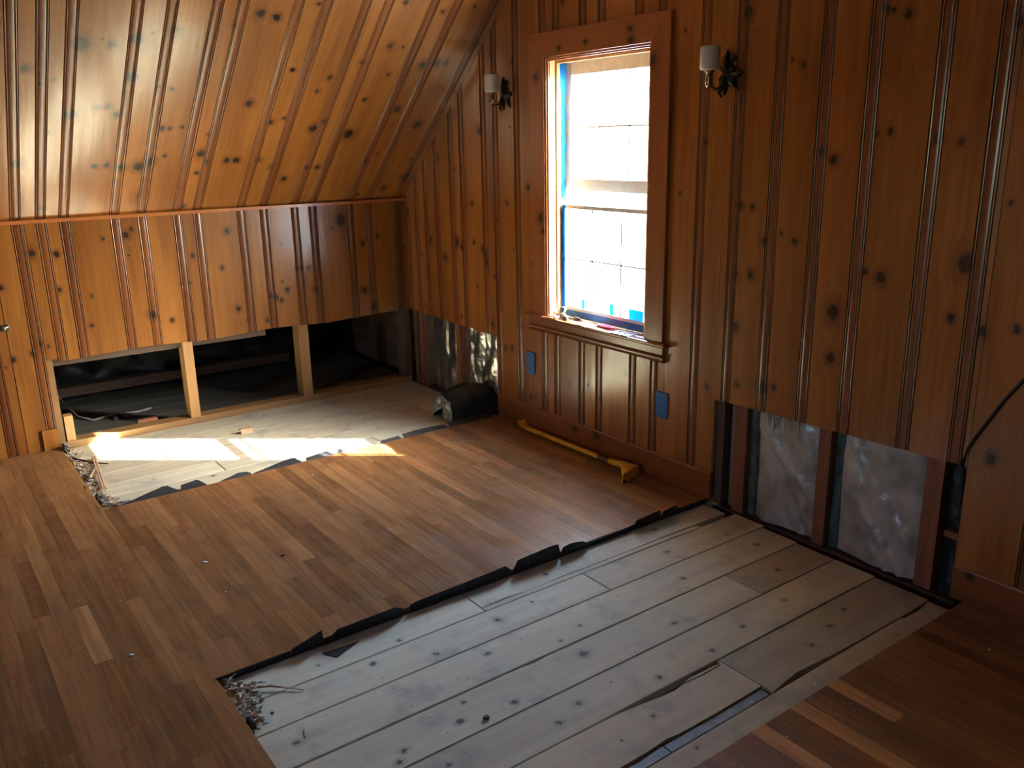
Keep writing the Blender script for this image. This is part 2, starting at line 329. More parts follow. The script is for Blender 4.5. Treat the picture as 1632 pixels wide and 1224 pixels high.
GBK=[(0.819,1.476,0.015),(1.082,1.49,0.0063),(0.393,1.347,0.0192),(0.635,1.295,0.0102),(0.568,1.289,0.0074),(0.728,1.115,0.0087),(1.043,1.125,0.0093),(0.653,1.072,0.0059),(0.021,1.025,0.019),(0.949,1.039,0.0069),(0.282,0.89,0.0164),(0.562,0.9,0.023),(0.612,0.871,0.0152),(0.731,0.908,0.011),(1.215,1.21,0.0163),(1.285,1.071,0.0187),(1.316,1.005,0.0124),(0.812,0.882,0.0144),(1.092,0.906,0.0067),(-0.137,0.685,0.0129),(-0.07,0.708,0.0072),(0.18,0.79,0.0085),(0.437,0.802,0.0175),(0.839,0.85,0.0215),(0.847,0.813,0.0187),(0.924,0.743,0.0106),(0.752,0.674,0.009),(0.194,0.499,0.0087),(0.582,0.482,0.0095),(0.889,0.489,0.0117),(1.007,0.376,0.0115),(1.062,0.386,0.0127),(1.239,0.841,0.009),(1.151,0.52,0.0102),(0.532,0.463,0.0064),(1.485,1.996,0.0149),(2.205,1.805,0.0068),(2.493,1.834,0.0213),(2.481,1.546,0.008),(2.321,1.408,0.012),(2.201,1.216,0.0083),(2.505,1.179,0.0132),(2.556,1.178,0.0097),(2.619,1.062,0.0161),(0.809,1.481,0.0164),(1.111,1.785,0.0122),(0.727,1.114,0.013),(1.041,1.127,0.0093),(0.729,0.91,0.0176),(2.688,1.666,0.0065),(2.733,1.646,0.0099),(3.013,1.78,0.0123),(3.036,1.775,0.0092),(3.083,1.761,0.0132),(3.403,1.7,0.0129),(2.828,1.369,0.0178),(2.872,1.343,0.0154),(3.019,1.421,0.0078),(3.062,1.429,0.0102),(3.214,1.406,0.0167),(3.284,1.396,0.0104),(3.442,1.23,0.0072),(2.686,1.093,0.007),(2.745,1.069,0.0107),(3.016,0.994,0.0127),(3.077,0.98,0.0186),(3.34,1.052,0.0291),(2.915,0.845,0.0271),(3.315,0.886,0.0132),(2.495,0.927,0.0131),(2.564,0.936,0.0153),(2.507,0.733,0.0161),(2.922,0.687,0.0184),(3.504,0.882,0.0104),(3.409,0.861,0.0164),(3.484,0.485,0.0168),(2.531,0.508,0.0109),(2.697,0.535,0.0128),(2.651,0.52,0.0235),(2.383,0.466,0.0116),(1.532,0.293,0.012),(1.664,0.319,0.0101),(1.926,0.424,0.0145),(2.383,0.465,0.0057),(1.745,0.274,0.0113),(1.34,0.194,0.0096),(1.222,0.16,0.01),(1.258,0.169,0.0082)]


X, Y, Z = Vector((1, 0, 0)), Vector((0, 1, 0)), Vector((0, 0, 1))
def frame(o, U, V, at):
    W = U.cross(V)
    o.matrix_local = Matrix(((U.x, V.x, W.x, at.x), (U.y, V.y, W.y, at.y), (U.z, V.z, W.z, at.z), (0, 0, 0, 1)))
SL = 0.89                                    # rise of the sloped ceiling
SV = Vector((0, 1, SL)).normalized()
SO = Vector((0, 0, 1.115))
BAND = [(0.0, 0.0, 2), (0.0014, -0.0032, 2), (0.0030, -0.0010, 1), (0.0052, -0.0004, 1), (0.0074, -0.0010, 2), (0.0090, -0.0034, 2), (0.0108, -0.0016, 1), (0.0160, -0.0006, 1), (0.023, -0.0002, 1),
        (0.0300, -0.0006, 1), (0.0352, -0.0016, 2), (0.0370, -0.0034, 2), (0.0386, -0.0010, 1), (0.0408, -0.0004, 1), (0.0430, -0.0010, 2), (0.0446, -0.0032, 2)]
BW = 0.046
def panel(parent, O, U, V, u0, u1, bands, vb, vt, knots, tone, hue=0.0, name='panel_board', rag=0.0):
    """one pine board: a flat face with reeded beads (bands = where they start), cut to vb(u)..vt(u)"""
    prof = [(u0 + 0.0006, -0.0012, 2), (u0 + 0.0018, 0.0, 0)]
    for b in bands:
        for du, dw, mi in BAND:
            if u0 < b + du < u1: prof.append((b + du, dw, mi))
        if b + BW < u1: prof.append((b + BW, 0.0, 0))
    e = u1 - 0.0006
    prof = [p for p in prof if p[0] < e - 0.0005] + [(e, prof[-1][1] - 0.001, 0)]
    m = MB(); n = len(prof); vs = []
    for u, wv, mi in prof:
        j = rag * (rnd.random() - 0.5)
        vs += [(u - u0, vb(u) + j, wv), (u - u0, vt(u), wv), (u - u0, vb(u) + j, -0.018), (u - u0, vt(u), -0.018)]
    v00 = vb((u0 + u1) / 2)
    vs = [(a, b - v00, c) for a, b, c in vs]
    fs = []; ms = []
    for i in range(n - 1):
        a, b = 4 * i, 4 * i + 4
        fs += [(a, b, b + 1, a + 1), (a + 2, b + 2, b, a)]; ms += [prof[i][2], 3]
        fs.append((a + 1, b + 1, b + 3, a + 3)); ms.append(3)
    fs += [(2, 0, 1, 3), (4 * n - 4, 4 * n - 2, 4 * n - 1, 4 * n - 3)]; ms += [3, 3]
    m.v = vs; m.f = fs; m.m = ms
    o = m.build(name, [pine, pine_band, pine_groove, cutwood], parent)
    frame(o, U, V, O + U * u0 + V * v00)
    ks = [(ku - u0, kv - v00, kr * 0.82) for ku, kv, kr in knots if u0 - kr < ku < u1 + kr and vb(ku) - 0.03 < kv < vt(ku) + 0.03]
    setknots(o, ks); settone(o, tone, hue)
    return o

# ================================================================== THE SETTING
# ---- outer shell (dark, unseen outside faces; keeps the daylight out)
shell = empty('wall_outer', kind='structure')
def shellbox(name, mat, *a):
    o = MB().box(*a).build(name, mat, shell); return o
WY0, WY1, WZ0, WZ1 = 1.39, 2.035, 0.60, 1.785        # clear window opening
for a in ((-0.14, -0.12, -1.5, WY0, -0.4, 4.4), (-0.14, -0.12, WY1, 6.6, -0.4, 4.4), (-0.14, -0.12, WY0, WY1, -0.4, WZ0), (-0.14, -0.12, WY0, WY1, WZ1, 4.4)):
    shellbox('sheathing_board', sheath, *a)
shellbox('roof_deck', dark, -0.3, 5.6, -1.6, 6.8, 4.2, 4.3)
for a in ((5.45, 5.55, -1.6, 3.08, -0.4, 4.4), (5.45, 5.55, 3.52, 6.8, -0.4, 4.4), (5.45, 5.55, 3.08, 3.52, -0.4, 1.1), (5.45, 5.55, 3.08, 3.52, 1.8, 4.4)): shellbox('far_side', dark, *a)
shellbox('far_side', dark, -0.2, 5.6, 6.55, 6.65, -0.4, 4.4)
shellbox('far_side', dark, -0.2, 5.6, -1.62, -1.52, -0.4, 4.4)
m = MB(); m.prism([(-1.5, 1.115 + 0.2 - 1.5 * SL), (2.0, 1.115 + 0.2 + 2.0 * SL), (2.0, 1.115 + 0.24 + 2.0 * SL), (-1.5, 1.115 + 0.24 - 1.5 * SL)], -0.14, 5.5, fn=lambda a, b, h: (h, a, b))
m.build('roof_deck', dark, shell)
yard = MB().box(-60, 60, -60, 60, -3.2, -3.1).build('ground', groundm); yard['kind'] = 'structure'

# ---- sub floor
sub = empty('floor_lower', kind='structure')
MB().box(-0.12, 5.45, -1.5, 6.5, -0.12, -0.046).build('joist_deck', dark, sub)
SUBZ = -0.020
def plankpiece(x0, x1, y0, y1, tone=1.0, hue=0.0, knots=(), ztop=SUBZ, edge0=None, edge1=None, mat=None, name='subfloor_plank', th=0.024, slope=0.0):
    """edge0/edge1: ragged outlines [(x, dy)] of the low-y and high-y edges"""
    e0 = [(x0, 0)] + list(edge0 or []) + [(x1, 0)]; e1 = [(x0, 0)] + list(edge1 or []) + [(x1, 0)]
    poly = [(x, y0 + d) for x, d in e0] + [(x, y1 + d) for x, d in reversed(e1)]
    # local frame: U = -y, V = +x
    loc = [(y1 - y, x - x0) for x, y in poly][::-1]
    m = MB(); m.prism(loc, -th, 0.0)
    o = m.build(name, mat or plank, sub)
    frame(o, -Y, X, Vector((x0, y1, ztop)))
    if len(loc) == 4:
        b = o.modifiers.new('bevel', 'BEVEL'); b.width = 0.0015; b.segments = 1; b.limit_method = 'ANGLE'
    setknots(o, [(y1 - ky, kx - x0, kr * (0.62 if kr < 0.0132 or mat else 0.5 if kr != .0135 else 0.9)) for kx, ky, kr in knots]); settone(o, tone, hue)
    return o
seams = [2.36, 2.553, 2.699, 2.863, 3.023, 3.181, 3.347]
G = 0.0022
# far row under the oak edge, with a thin sliver strip beside it
plankpiece(0.03, 1.198, 2.37, 2.527, 0.97, 0.1, [(0.35, 2.46, .012), (0.9, 2.48, .012)], edge1=[(0.3, -0.004), (0.6, 0.001), (0.85, -0.003), (1.0, 0.002), (1.1, -0.006)])
plankpiece(0.20, 1.198, 2.530, 2.552, 0.86, 0.3, edge1=[(0.5, -0.003), (0.7, 0)])
plankpiece(1.202, 2.20, 2.37, 2.551, 1.02, 0.1, [(1.75, 2.50, .006), (1.5, 2.53, .008)])
plankpiece(0.0, 0.793, 2.555, 2.697, 0.94, 0.3, [(0.45, 2.62, .012), (0.17, 2.66, .008)])
plankpiece(0.797, 2.20, 2.555, 2.697, 1.0, 0.1, [(1.20, 2.62, .018), (1.45, 2.66, .014), (1.62, 2.59, .010), (1.05, 2.60, .006)])
plankpiece(0.02, 2.20, 2.701, 2.860, 1.0, 0.2, [(1.02, 2.80, .01), (1.33, 2.75, .012), (0.55, 2.79, .012), (1.12, 2.83, .008), (1.93, 2.78, .014), (0.15, 2.78, .016)])
plankpiece(0.03, 0.421, 2.865, 3.021, 0.80, 0.7, [(0.25, 2.95, .012)])
plankpiece(0.425, 2.20, 2.867, 3.021, 0.98, 0.15, [(1.108, 2.925, .0135), (1.401, 2.982, .0125), (0.78, 2.97, .014), (1.56, 2.96, .016), (1.73, 2.97, .014), (1.76, 3.0, .012), (1.51, 2.90, .010)],
           edge0=[(1.2, 0.001), (1.25, 0.006), (1.29, 0.001)])
plankpiece(0.03, 2.20, 3.026, 3.179, 1.0, 0.2, [(0.63, 3.11, .014), (0.80, 3.14, .012), (1.02, 3.14, .012), (1.27, 3.09, .012), (1.36, 3.12, .014), (1.67, 3.08, .015), (0.40, 3.09, .014)])
plankpiece(0.04, 0.824, 3.186, 3.372, 0.72, 0.35, [(0.42, 3.27, .018), (0.3, 3.24, .014), (0.55, 3.3, .012)], edge1=[(0.2, 0.002), (0.5, -0.004), (0.7, -0.016)])
plankpiece(0.829, 2.20, 3.185, 3.338, 0.99, 0.55, [(1.15, 3.25, .01), (1.28, 3.27, .006)],
           edge0=[(0.84, 0.022), (0.92, 0.024), (0.99, 0.019), (1.03, 0.024), (1.08, 0.02), (1.14, 0.012), (1.22, 0.004), (1.4, 0)], edge1=[(1.0, 0.002), (1.15, 0.0), (1.19, -0.005), (1.26, 0.0)], ztop=SUBZ + 0.002)
m = MB(); m.prism([(0.838, 3.203), (0.93, 3.204), (0.985, 3.200), (0.96, 3.196), (0.86, 3.198)], -0.022, -0.017)
o = m.build('split_sliver', plank, sub); setknots(o, [], 8); settone(o, 1.0, 0.2)
plankpiece(0.834, 1.208, 3.342, 3.371, 0.62, 0, mat=bluegrey, name='narrow_strip', ztop=SUBZ - 0.003)
plankpiece(1.212, 2.20, 3.342, 3.371, 0.62, 0, mat=bluegrey, name='narrow_strip', ztop=SUBZ - 0.003, edge0=[(1.3, 0.006), (1.36, 0)])
plankpiece(0.05, 2.20, 3.377, 3.56, 0.86, 0.55, [(0.3, 3.42, .008), (1.15, 3.40, .008), (1.7, 3.42, .01)], edge0=[(0.12, 0.010), (0.2, 0.008), (0.21, 0)])
# planks of the left opening, running on into the crawl space
ys = [-0.165, -0.01, 0.146, 0.300, 0.462, 0.622, 0.782, 0.955 + 0.06]
for i in range(len(ys) - 1):
    x_b = [1.1, 0.62, 0.35, 1.62, 0.25, 1.45, 0.7][i]
    for a, b in ((0.0, x_b - G), (x_b + G, 2.2)):
        plankpiece(a, b, ys[i] + G * 0.6, ys[i + 1] - G * 0.6, rnd.uniform(0.86, 1.05), rnd.uniform(0.1, 0.5),
                   [(1.519, 0.815, .016)] if i == 6 else [(rnd.uniform(a, b), rnd.uniform(ys[i], ys[i + 1]), 0.008) for _ in range(3)])
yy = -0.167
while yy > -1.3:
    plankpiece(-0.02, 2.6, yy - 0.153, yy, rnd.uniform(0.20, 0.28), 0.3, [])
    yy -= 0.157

# ---- oak strip flooring
fl = empty('floor_upper', kind='structure')
PW, OFF = 0.052, 0.036
OZ = 0.0
strips = []
def oakspans(x):
    xm = x + PW / 2
    if xm < 2.024: return [(0.958, 2.412), (3.458, 4.25)]
    return [(0.0, 4.25)]
cuts = {}
def oakpiece(x0, x1, y0, y1, tone, hue):
    m = MB(); m.cbox(0.00005, x1 - x0 - 0.00005, 0.0001, y1 - y0 - 0.0001, -0.0175, 0.0, 0.00035)
    o = m.build('oak_strip', oak, fl); o.location = (x0, y0, OZ); settone(o, tone, hue)
TONES = {  # (x, y) inside a strip whose own colour stands out -> (end low, end high, tone)
    0: (0.686, 3.50, None, 3.651, 1.95), 1: (0.842, 3.6, None, None, 1.9), 2: (0.998, 3.6, None, None, 2.0), 3: (2.272, 1.95, 1.75, 2.13, 1.55),
    4: (1.421, 1.9, 1.62, 2.02, 0.7), 5: (1.529, 1.8, 1.70, 1.90, 1.12), 6: (1.61, 2.2, 1.995, 2.30, 0.78), 7: (0.55, 2.0, 1.5, None, 1.28), 8: (1.05, 1.5, 1.05, 1.8, 1.25), 9: (2.38, 2.1, 1.8, 2.5, 0.75), 10: (0.45, 3.7, None, None, 0.85)}
k = 0; x = OFF - PW
while x < 2.86:
    x0, x1 = max(x, 0.002), x + PW
    for (a, b) in oakspans(x):
        ends = []; y = a + rnd.uniform(0.12, 0.9); forced = []
        if x1 > 2.024 and x1 < 2.06: x0 = max(x0, 2.024)
        if x0 < 2.024 < x1: pass
        for t in TONES.values():
            if x0 <= t[0] < x1 and a <= t[1] <= b: forced.append((t[2] if t[2] else a, t[3] if t[3] else b, t[4]))
        while y < b - 0.1: ends.append(y); y += rnd.uniform(0.35, 1.25)
        for f0, f1, _ in forced:
            ends = [e for e in ends if not (f0 - 0.12 < e < f1 + 0.12)] + [e for e in (f0, f1) if a < e < b]
        ends = sorted(set(ends)); pts = [a] + ends + [b]
        for p, q in zip(pts, pts[1:]):
            tn = rnd.choice((rnd.uniform(0.78, 1.15), rnd.uniform(0.88, 1.12), rnd.uniform(0.68, 1.22)))
            for f0, f1, t in forced:
                if abs(p - f0) < 0.01 and abs(q - f1) < 0.01: tn = t
            oakpiece(x0, x1, p + rnd.uniform(0, 0.0015 if p == a else 0), q - (rnd.uniform(0, 0.003) if q == b else 0), tn, rnd.uniform(0, 0.75) if tn < 1.3 else 0.0)
    x += PW
# oak out of view, one piece of stuff
m = MB()
for i in range(17):
    m.box(2.874 + i * 0.15, 3.022 + i * 0.15, 0.0, 6.0, -0.0175, 0.0)
for i in range(19): m.box(0.002 + i * 0.15, 0.15 + i * 0.15, 4.252, 6.0, -0.0175, 0.0)
o = m.build('oak_strip', oak, fl); o['kind'] = 'stuff'; settone(o, 0.95, 0.3)
# felt paper under the oak
m = MB()
for a in ((0.0, 2.022, 0.957, 2.413), (0.0, 2.022, 3.457, 6.0), (2.022, 5.4, -0.02, 6.0)): m.box(a[0], a[1], a[2], a[3], -0.0196, -0.0178)
m.build('felt_paper', felt, fl)

# ---- knee wall (left), sloped ceiling
wl = empty('wall_left', kind='structure')
ce = empty('ceiling', kind='structure')
bandx = [2.041, 1.938, 1.839, 1.615, 1.489, 1.318, 1.217, 0.990, 0.866, 0.690, 0.586, 0.362, 0.243, 0.055]     # centres of the beads along x
more = [2.22, 2.33, 2.55, 2.66, 2.86, 2.98, 3.2]
joints = [0.0]
KNu = [(-kx, kv, kr) for kx, kv, kr in KNK]; SLu = [(-kx, kv, kr) for kx, kv, kr in SLK]
allb = sorted(bandx + more)
KTOP = 1.10
CUTX0, CUTX1, CUTZ = 0.012, 2.010, 0.446
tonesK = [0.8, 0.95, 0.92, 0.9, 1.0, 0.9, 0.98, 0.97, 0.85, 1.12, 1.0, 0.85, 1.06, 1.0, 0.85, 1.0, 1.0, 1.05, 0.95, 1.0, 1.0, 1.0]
tonesK = [t * 0.70 for t in tonesK]  # knee boards darkened as a set: the wall's dimmer light put into their colour
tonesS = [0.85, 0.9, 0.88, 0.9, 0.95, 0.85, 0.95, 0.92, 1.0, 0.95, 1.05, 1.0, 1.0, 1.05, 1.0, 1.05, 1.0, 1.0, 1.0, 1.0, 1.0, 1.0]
prev = 0.0
for i, bx in enumerate(allb):
    # board: from the previous bead's far edge to this bead's far edge; seen with u = -x
    x1 = bx + BW / 2
    u0, u1, b = -x1, -prev, -bx - BW / 2
    if abs(bx - 2.041) < 0.01:           # the board beside the opening runs to the floor past the cut
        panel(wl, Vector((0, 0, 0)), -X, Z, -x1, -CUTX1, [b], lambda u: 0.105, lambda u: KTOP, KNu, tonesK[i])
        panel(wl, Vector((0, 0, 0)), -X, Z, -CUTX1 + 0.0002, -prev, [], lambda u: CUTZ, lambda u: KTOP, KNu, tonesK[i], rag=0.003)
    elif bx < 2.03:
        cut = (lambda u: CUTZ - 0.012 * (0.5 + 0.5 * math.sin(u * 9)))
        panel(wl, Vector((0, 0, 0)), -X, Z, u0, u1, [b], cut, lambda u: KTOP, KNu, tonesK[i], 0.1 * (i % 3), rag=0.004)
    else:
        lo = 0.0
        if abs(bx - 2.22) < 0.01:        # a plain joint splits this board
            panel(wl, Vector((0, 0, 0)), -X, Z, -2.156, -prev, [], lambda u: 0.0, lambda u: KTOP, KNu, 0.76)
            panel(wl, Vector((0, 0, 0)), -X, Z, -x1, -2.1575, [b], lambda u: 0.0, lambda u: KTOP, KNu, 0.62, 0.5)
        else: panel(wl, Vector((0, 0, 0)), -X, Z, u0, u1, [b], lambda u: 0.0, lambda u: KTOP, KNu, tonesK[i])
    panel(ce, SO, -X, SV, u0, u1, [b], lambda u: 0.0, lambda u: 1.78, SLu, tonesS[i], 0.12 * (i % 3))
    prev = x1
# rest of the knee wall and slope beyond the frame (plain boards)
for k in range(14):
    a = prev + k * 0.16; b = a + 0.159
    if b > 5.4: break
    panel(wl, Vector((0, 0, 0)), -X, Z, -b, -a, [-b], lambda u: 0.0, lambda u: KTOP, [], 1.0)
    panel(ce, SO, -X, SV, -b, -a, [-b], lambda u: 0.0, lambda u: 1.78, [], 1.0)
ZC = 1.115 + SV.z * 1.78; YC = SV.y * 1.78
# the mitred bottom strip of the slope
tr1 = MB().cbox(0, 4.9, 0, 0.016, 0, 0.017, 0.002).build('trim_1', trimwood); tr1.location = (0.001, 0.0, 1.0985); tr1['kind'] = 'structure'; setknots(tr1, [], 6); settone(tr1, 1.35)
# flat ceiling, far slope, far walls: plain pine, out of the photograph
fc = MB().box(0, 5.4, YC, 6.0 - YC, ZC, ZC + 0.02).build('ceiling_flat', pine); fc['kind'] = 'structure'; setknots(fc, []); settone(fc, 0.95)
m = MB(); m.add([(0, 6.0 - YC, ZC), (5.4, 6.0 - YC, ZC), (5.4, 6.0, 1.115), (0, 6.0, 1.115)], [(0, 1, 2, 3)])
fs_ = m.build('ceiling_far', pine); fs_['kind'] = 'structure'; setknots(fs_, []); settone(fs_, 0.95)
wn = MB().box(0, 5.4, 6.0, 6.02, -0.02, 1.2).build('wall_near', pine); wn['kind'] = 'structure'; setknots(wn, []); settone(wn, 0.95)
m = MB()
for a in ((-0.1, 3.08, -0.1, 3.0), (3.52, 6.1, -0.1, 3.0), (3.08, 3.52, -0.1, 1.1), (3.08, 3.52, 1.8, 3.0)): m.box(5.4, 5.45, *a)
w2 = empty('window_2', (5.45, 3.3, 0.92), kind='structure')
mm = MB()
for a in ((3.08, 3.12, 1.1, 1.8), (3.48, 3.52, 1.1, 1.8), (3.12, 3.48, 1.1, 1.15), (3.12, 3.48, 1.75, 1.80), (3.12, 3.48, 1.43, 1.47)): mm.box(5.46, 5.49, *a)
o = mm.build('sash', sashm, w2); o.matrix_parent_inverse = Matrix.Translation((-5.45, -3.3, -0.92))
for a in ((1.15, 1.43), (1.47, 1.75)):
    o = MB().box(5.473, 5.476, 3.12, 3.48, *a).build('pane', glass, w2); o.matrix_parent_inverse = Matrix.Translation((-5.45, -3.3, -0.92))
wb = m.build('wall_back', pine); wb['kind'] = 'structure'; setknots(wb, []); settone(wb, 0.95)
# framing of the knee wall: studs, sole plate
def framing(name, parent, x0, x1, y0, y1, z0, z1, mat=stud, tone=1.0, vert='z', knots=()):
    """a stud whose grain runs up (z) or along x"""
    m = MB()
    if vert == 'z':
        m.cbox(x0 - x0, x1 - x0, y0 - y0, y1 - y0, 0, z1 - z0, 0.001)
        o = m.build(name, mat, parent)
        # local y must run along the grain
        o.data.transform(Matrix(((1, 0, 0, 0), (0, 0, 1, 0), (0, -1, 0, 0), (0, 0, 0, 1))))
        o.matrix_local = Matrix(((1, 0, 0, x0), (0, 0, -1, y0), (0, 1, 0, z0), (0, 0, 0, 1)))
    elif vert == 'x':
        m.cbox(0, y1 - y0, 0, x1 - x0, 0, z1 - z0, 0.001)
        o = m.build(name, mat, parent); o.matrix_local = Matrix(((0, 1, 0, x0), (1, 0, 0, y0), (0, 0, 1, z0), (0, 0, 0, 1)))
    else:
        m.cbox(0, x1 - x0, 0, y1 - y0, 0, z1 - z0, 0.001)
        o = m.build(name, mat, parent); o.location = (x0, y0, z0)
    setknots(o, list(knots)); settone(o, tone, 1.0 if parent.name == 'wall_right' and mat == stud else 0.2)
    return o
framing('wall_stud', wl, 1.316, 1.366, -0.108, -0.020, 0.016, 1.09, mat=cutwood, tone=0.78)
framing('wall_stud', wl, 0.664, 0.722, -0.108, -0.020, 0.016, 1.09, mat=cutwood, tone=0.56)
framing('wall_stud', wl, 1.985, 2.03, -0.108, -0.020, 0.016, 1.09, mat=cutwood, tone=0.37)
framing('wall_stud', wl, 0.0, 0.045, -0.108, -0.020, 0.016, 1.09, mat=studdark, tone=0.9)
framing('sole_plate', wl, 0.0, 2.2, -0.108, -0.020, SUBZ, 0.016, mat=cutwood, vert='x', tone=0.55)
framing('block', wl, 1.935, 1.975, -0.085, -0.030, 0.016, 0.145, mat=cutwood, tone=0.85)
framing('baseboard_stub', wl, 2.014, 2.085, 0.0, 0.012, 0.0, 0.104, mat=pine, tone=0.92)
framing('block', wl, 1.52, 1.62, -0.135, -0.108, SUBZ, 0.03, vert='x', tone=1.2)
# crawl space behind
cr = empty('wall_crawl_space', kind='structure')
m = MB()
for i in range(14):
    x = 0.15 + i * 0.41
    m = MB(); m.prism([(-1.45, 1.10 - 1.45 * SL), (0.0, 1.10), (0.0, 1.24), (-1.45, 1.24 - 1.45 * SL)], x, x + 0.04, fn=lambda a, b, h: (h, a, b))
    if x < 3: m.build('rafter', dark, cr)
framing('top_beam', cr, -0.1, 3.0, -0.108, -0.020, 1.09, 1.115, mat=studdark, vert='x', tone=0.7)
framing('back_beam', cr, 0.45, 3.0, -0.98, -0.90, 0.02, 0.075, mat=studdark, vert='x', tone=1.3)
framing('header', cr, 0.9, 2.0, -0.109, -0.06, 0.40, 0.435, mat=studdark, vert='x', tone=0.8)
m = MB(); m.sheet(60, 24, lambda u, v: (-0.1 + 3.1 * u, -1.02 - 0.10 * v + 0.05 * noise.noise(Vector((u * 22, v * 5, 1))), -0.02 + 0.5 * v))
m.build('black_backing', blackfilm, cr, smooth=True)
for i in range(5):
    framing('gable_end_board', cr, -0.118, -0.10, -1.3, -0.02, SUBZ + i * 0.14, SUBZ + i * 0.14 + 0.138, mat=studdark, vert='y', tone=1.5)

# ---- gable wall with the window (right)
wr = empty('wall_right', kind='structure')
gb = [0.03, 0.134, 0.245, 0.369, 0.530, 0.638, 0.847, 0.953, 1.132, 1.337, 1.435, 1.616, 1.737, 1.957, 2.085, 2.308, 2.474, 2.643, 2.820, 2.988, 3.205, 3.376, 3.62, 3.74, 3.96, 4.08, 4.30, 4.42, 4.64]
top = lambda u: min(1.115 + SL * u, ZC, 1.115 + SL * (6.0 - u))
CL, CR_ = (0.0, 0.938), (2.421, 3.417)
CLZ = lambda u: 0.447 - 0.024 * u
CRZ = lambda u: 0.425 + 0.015 * (u - 2.42)
BBZ = 0.112
tonesG = [rnd.uniform(0.88, 1.06) for _ in gb]
prev = 0.0
OC = (1.27, 2.148, 0.59, 1.88)          # the part hidden behind the window casing
def gpanel(u0, u1, bands, vb, vt, t, h, rag=0.0):
    if u1 - u0 < 0.004: return
    panel(wr, Vector((0, 0, 0)), Y, Z, u0, u1, bands, vb, vt, GBK, t, h, rag=rag)
for i, bc in enumerate(gb):
    u0, u1 = prev, bc + BW / 2; t = tonesG[i]; h = 0.25 + 0.12 * (i % 4); bs = [bc - BW / 2]
    prev = u1
    segs = [u0] + [c for c in (CL[1], OC[0], OC[1], CR_[0], CR_[1]) if u0 < c < u1] + [u1]
    for a, b in zip(segs, segs[1:]):
        mid = (a + b) / 2
        if mid < CL[1]: gpanel(a, b, bs, CLZ, top, t, h, 0.005)
        elif OC[0] < mid < OC[1]:
            gpanel(a, b, bs, lambda u: OC[3], top, t, h)
            gpanel(a, b, bs, lambda u: BBZ, lambda u: OC[2], t, h)
        elif CR_[0] < mid < CR_[1]: gpanel(a, b, bs, CRZ, top, t, h, 0.004)
        else: gpanel(a, b, bs, lambda u: BBZ, top, t, h)
gpanel(prev, 5.99, [], lambda u: BBZ, top, 1.0, 0.3)
# baseboard
def baseboard(y0, y1, kn=()):
    m = MB(); prof = [(-0.018, 0), (0.004, 0), (0.004, 0.104), (0.002, 0.110), (-0.002, 0.113), (-0.018, 0.113)]
    m.prism(prof, 0, y1 - y0, fn=lambda a, b, h: (b, h, a))     # local x up the face, y along
    o = m.build('baseboard_right', trimwood); o['kind'] = 'structure'
    o.matrix_local = Matrix(((0, 0, 1, 0), (0, 1, 0, y0), (1, 0, 0, 0), (0, 0, 0, 1)))
    setknots(o, [(b, a - y0, r) for a, b, r in kn], 6); settone(o, 0.8, 0.3)
baseboard(0.940, 2.4195, [(1.57, 0.08, .014), (1.73, 0.085, .014)])
baseboard(3.4185, 5.98, [(3.47, 0.095, 0.009)])
# framing in the two openings
def gstud(y0, y1, z1, tone=1.0, mat=stud, x0=-0.108, x1=-0.020, z0=-0.02, name='wall_stud'):
    return framing(name, wr, x0, x1, y0, y1, z0, z1, mat=mat, tone=tone)
gstud(0.0, 0.045, 0.75, 1.0, studdark, x0=-0.10); gstud(0.062, 0.11, 0.75, 0.9); gstud(0.487, 0.527, 0.75, 0.95); gstud(0.895, 0.945, 0.75, 1.1)
gstud(0.118, 0.15, 0.6, 1.3, studdark)
gstud(2.424, 2.462, 0.6, 0.8, studdark); gstud(2.475, 2.502, 0.6, 2.2, studdark, x1=-0.05); gstud(2.516, 2.572, 0.6, 0.75); gstud(2.890, 2.938, 0.6, 0.75); gstud(3.284, 3.342, 0.6, 0.85)
gstud(3.352, 3.40, 0.6, 0.5, studdark, x1=-0.07)
framing('block', wr, -0.09, -0.03, 3.36, 3.415, 0.18, 0.20, mat=stud, tone=1.0, vert='y')
framing('sole_plate', wr, -0.108, -0.024, 0.0, 0.94, -0.045, -0.012, mat=studdark, vert='y', tone=0.8)
framing('sole_plate', wr, -0.108, -0.024, 2.42, 3.42, -0.045, -0.03, mat=studdark, vert='y', tone=0.7)
def batt(y0, y1, z1, mat, x=-0.035, amp=0.02, fr=6, seed=0, name='insulation_batt', nu=36, nv=44, folds=()):
    def fn(u, v):
        y = y0 + (y1 - y0) * u; z = -0.02 + (z1 + 0.02) * v
        e = min(u, 1 - u) * 6; e = min(1, e)
        d = amp * noise.noise(Vector((y * fr * 2.2, z * fr * 0.8, seed))) + amp * 0.6 * abs(noise.noise(Vector((y * fr * 5 + z * 6, z * fr * 1.2, seed + 3)))) + amp * 0.25 * noise.noise(Vector((y * 60, z * 45, seed + 8)))
        for (fy, fz, dy, dz, wd, a) in folds:
            q = ((y - fy) * dz - (z - fz) * dy) / math.hypot(dy, dz); d += a * math.exp(-(q / wd) ** 2)
        return (x + d * (0.3 + 0.7 * e) - 0.012 * (1 - e), y, z)
    m = MB(); m.sheet(nu, nv, fn)
    o = m.build(name, mat, wr, smooth=True); return o
a = batt(0.150, 0.487, 0.52, foil, x=-0.05, amp=0.018, fr=5, seed=1)
a = batt(0.527, 0.895, 0.52, foil, x=-0.048, amp=0.03, fr=6, seed=5)
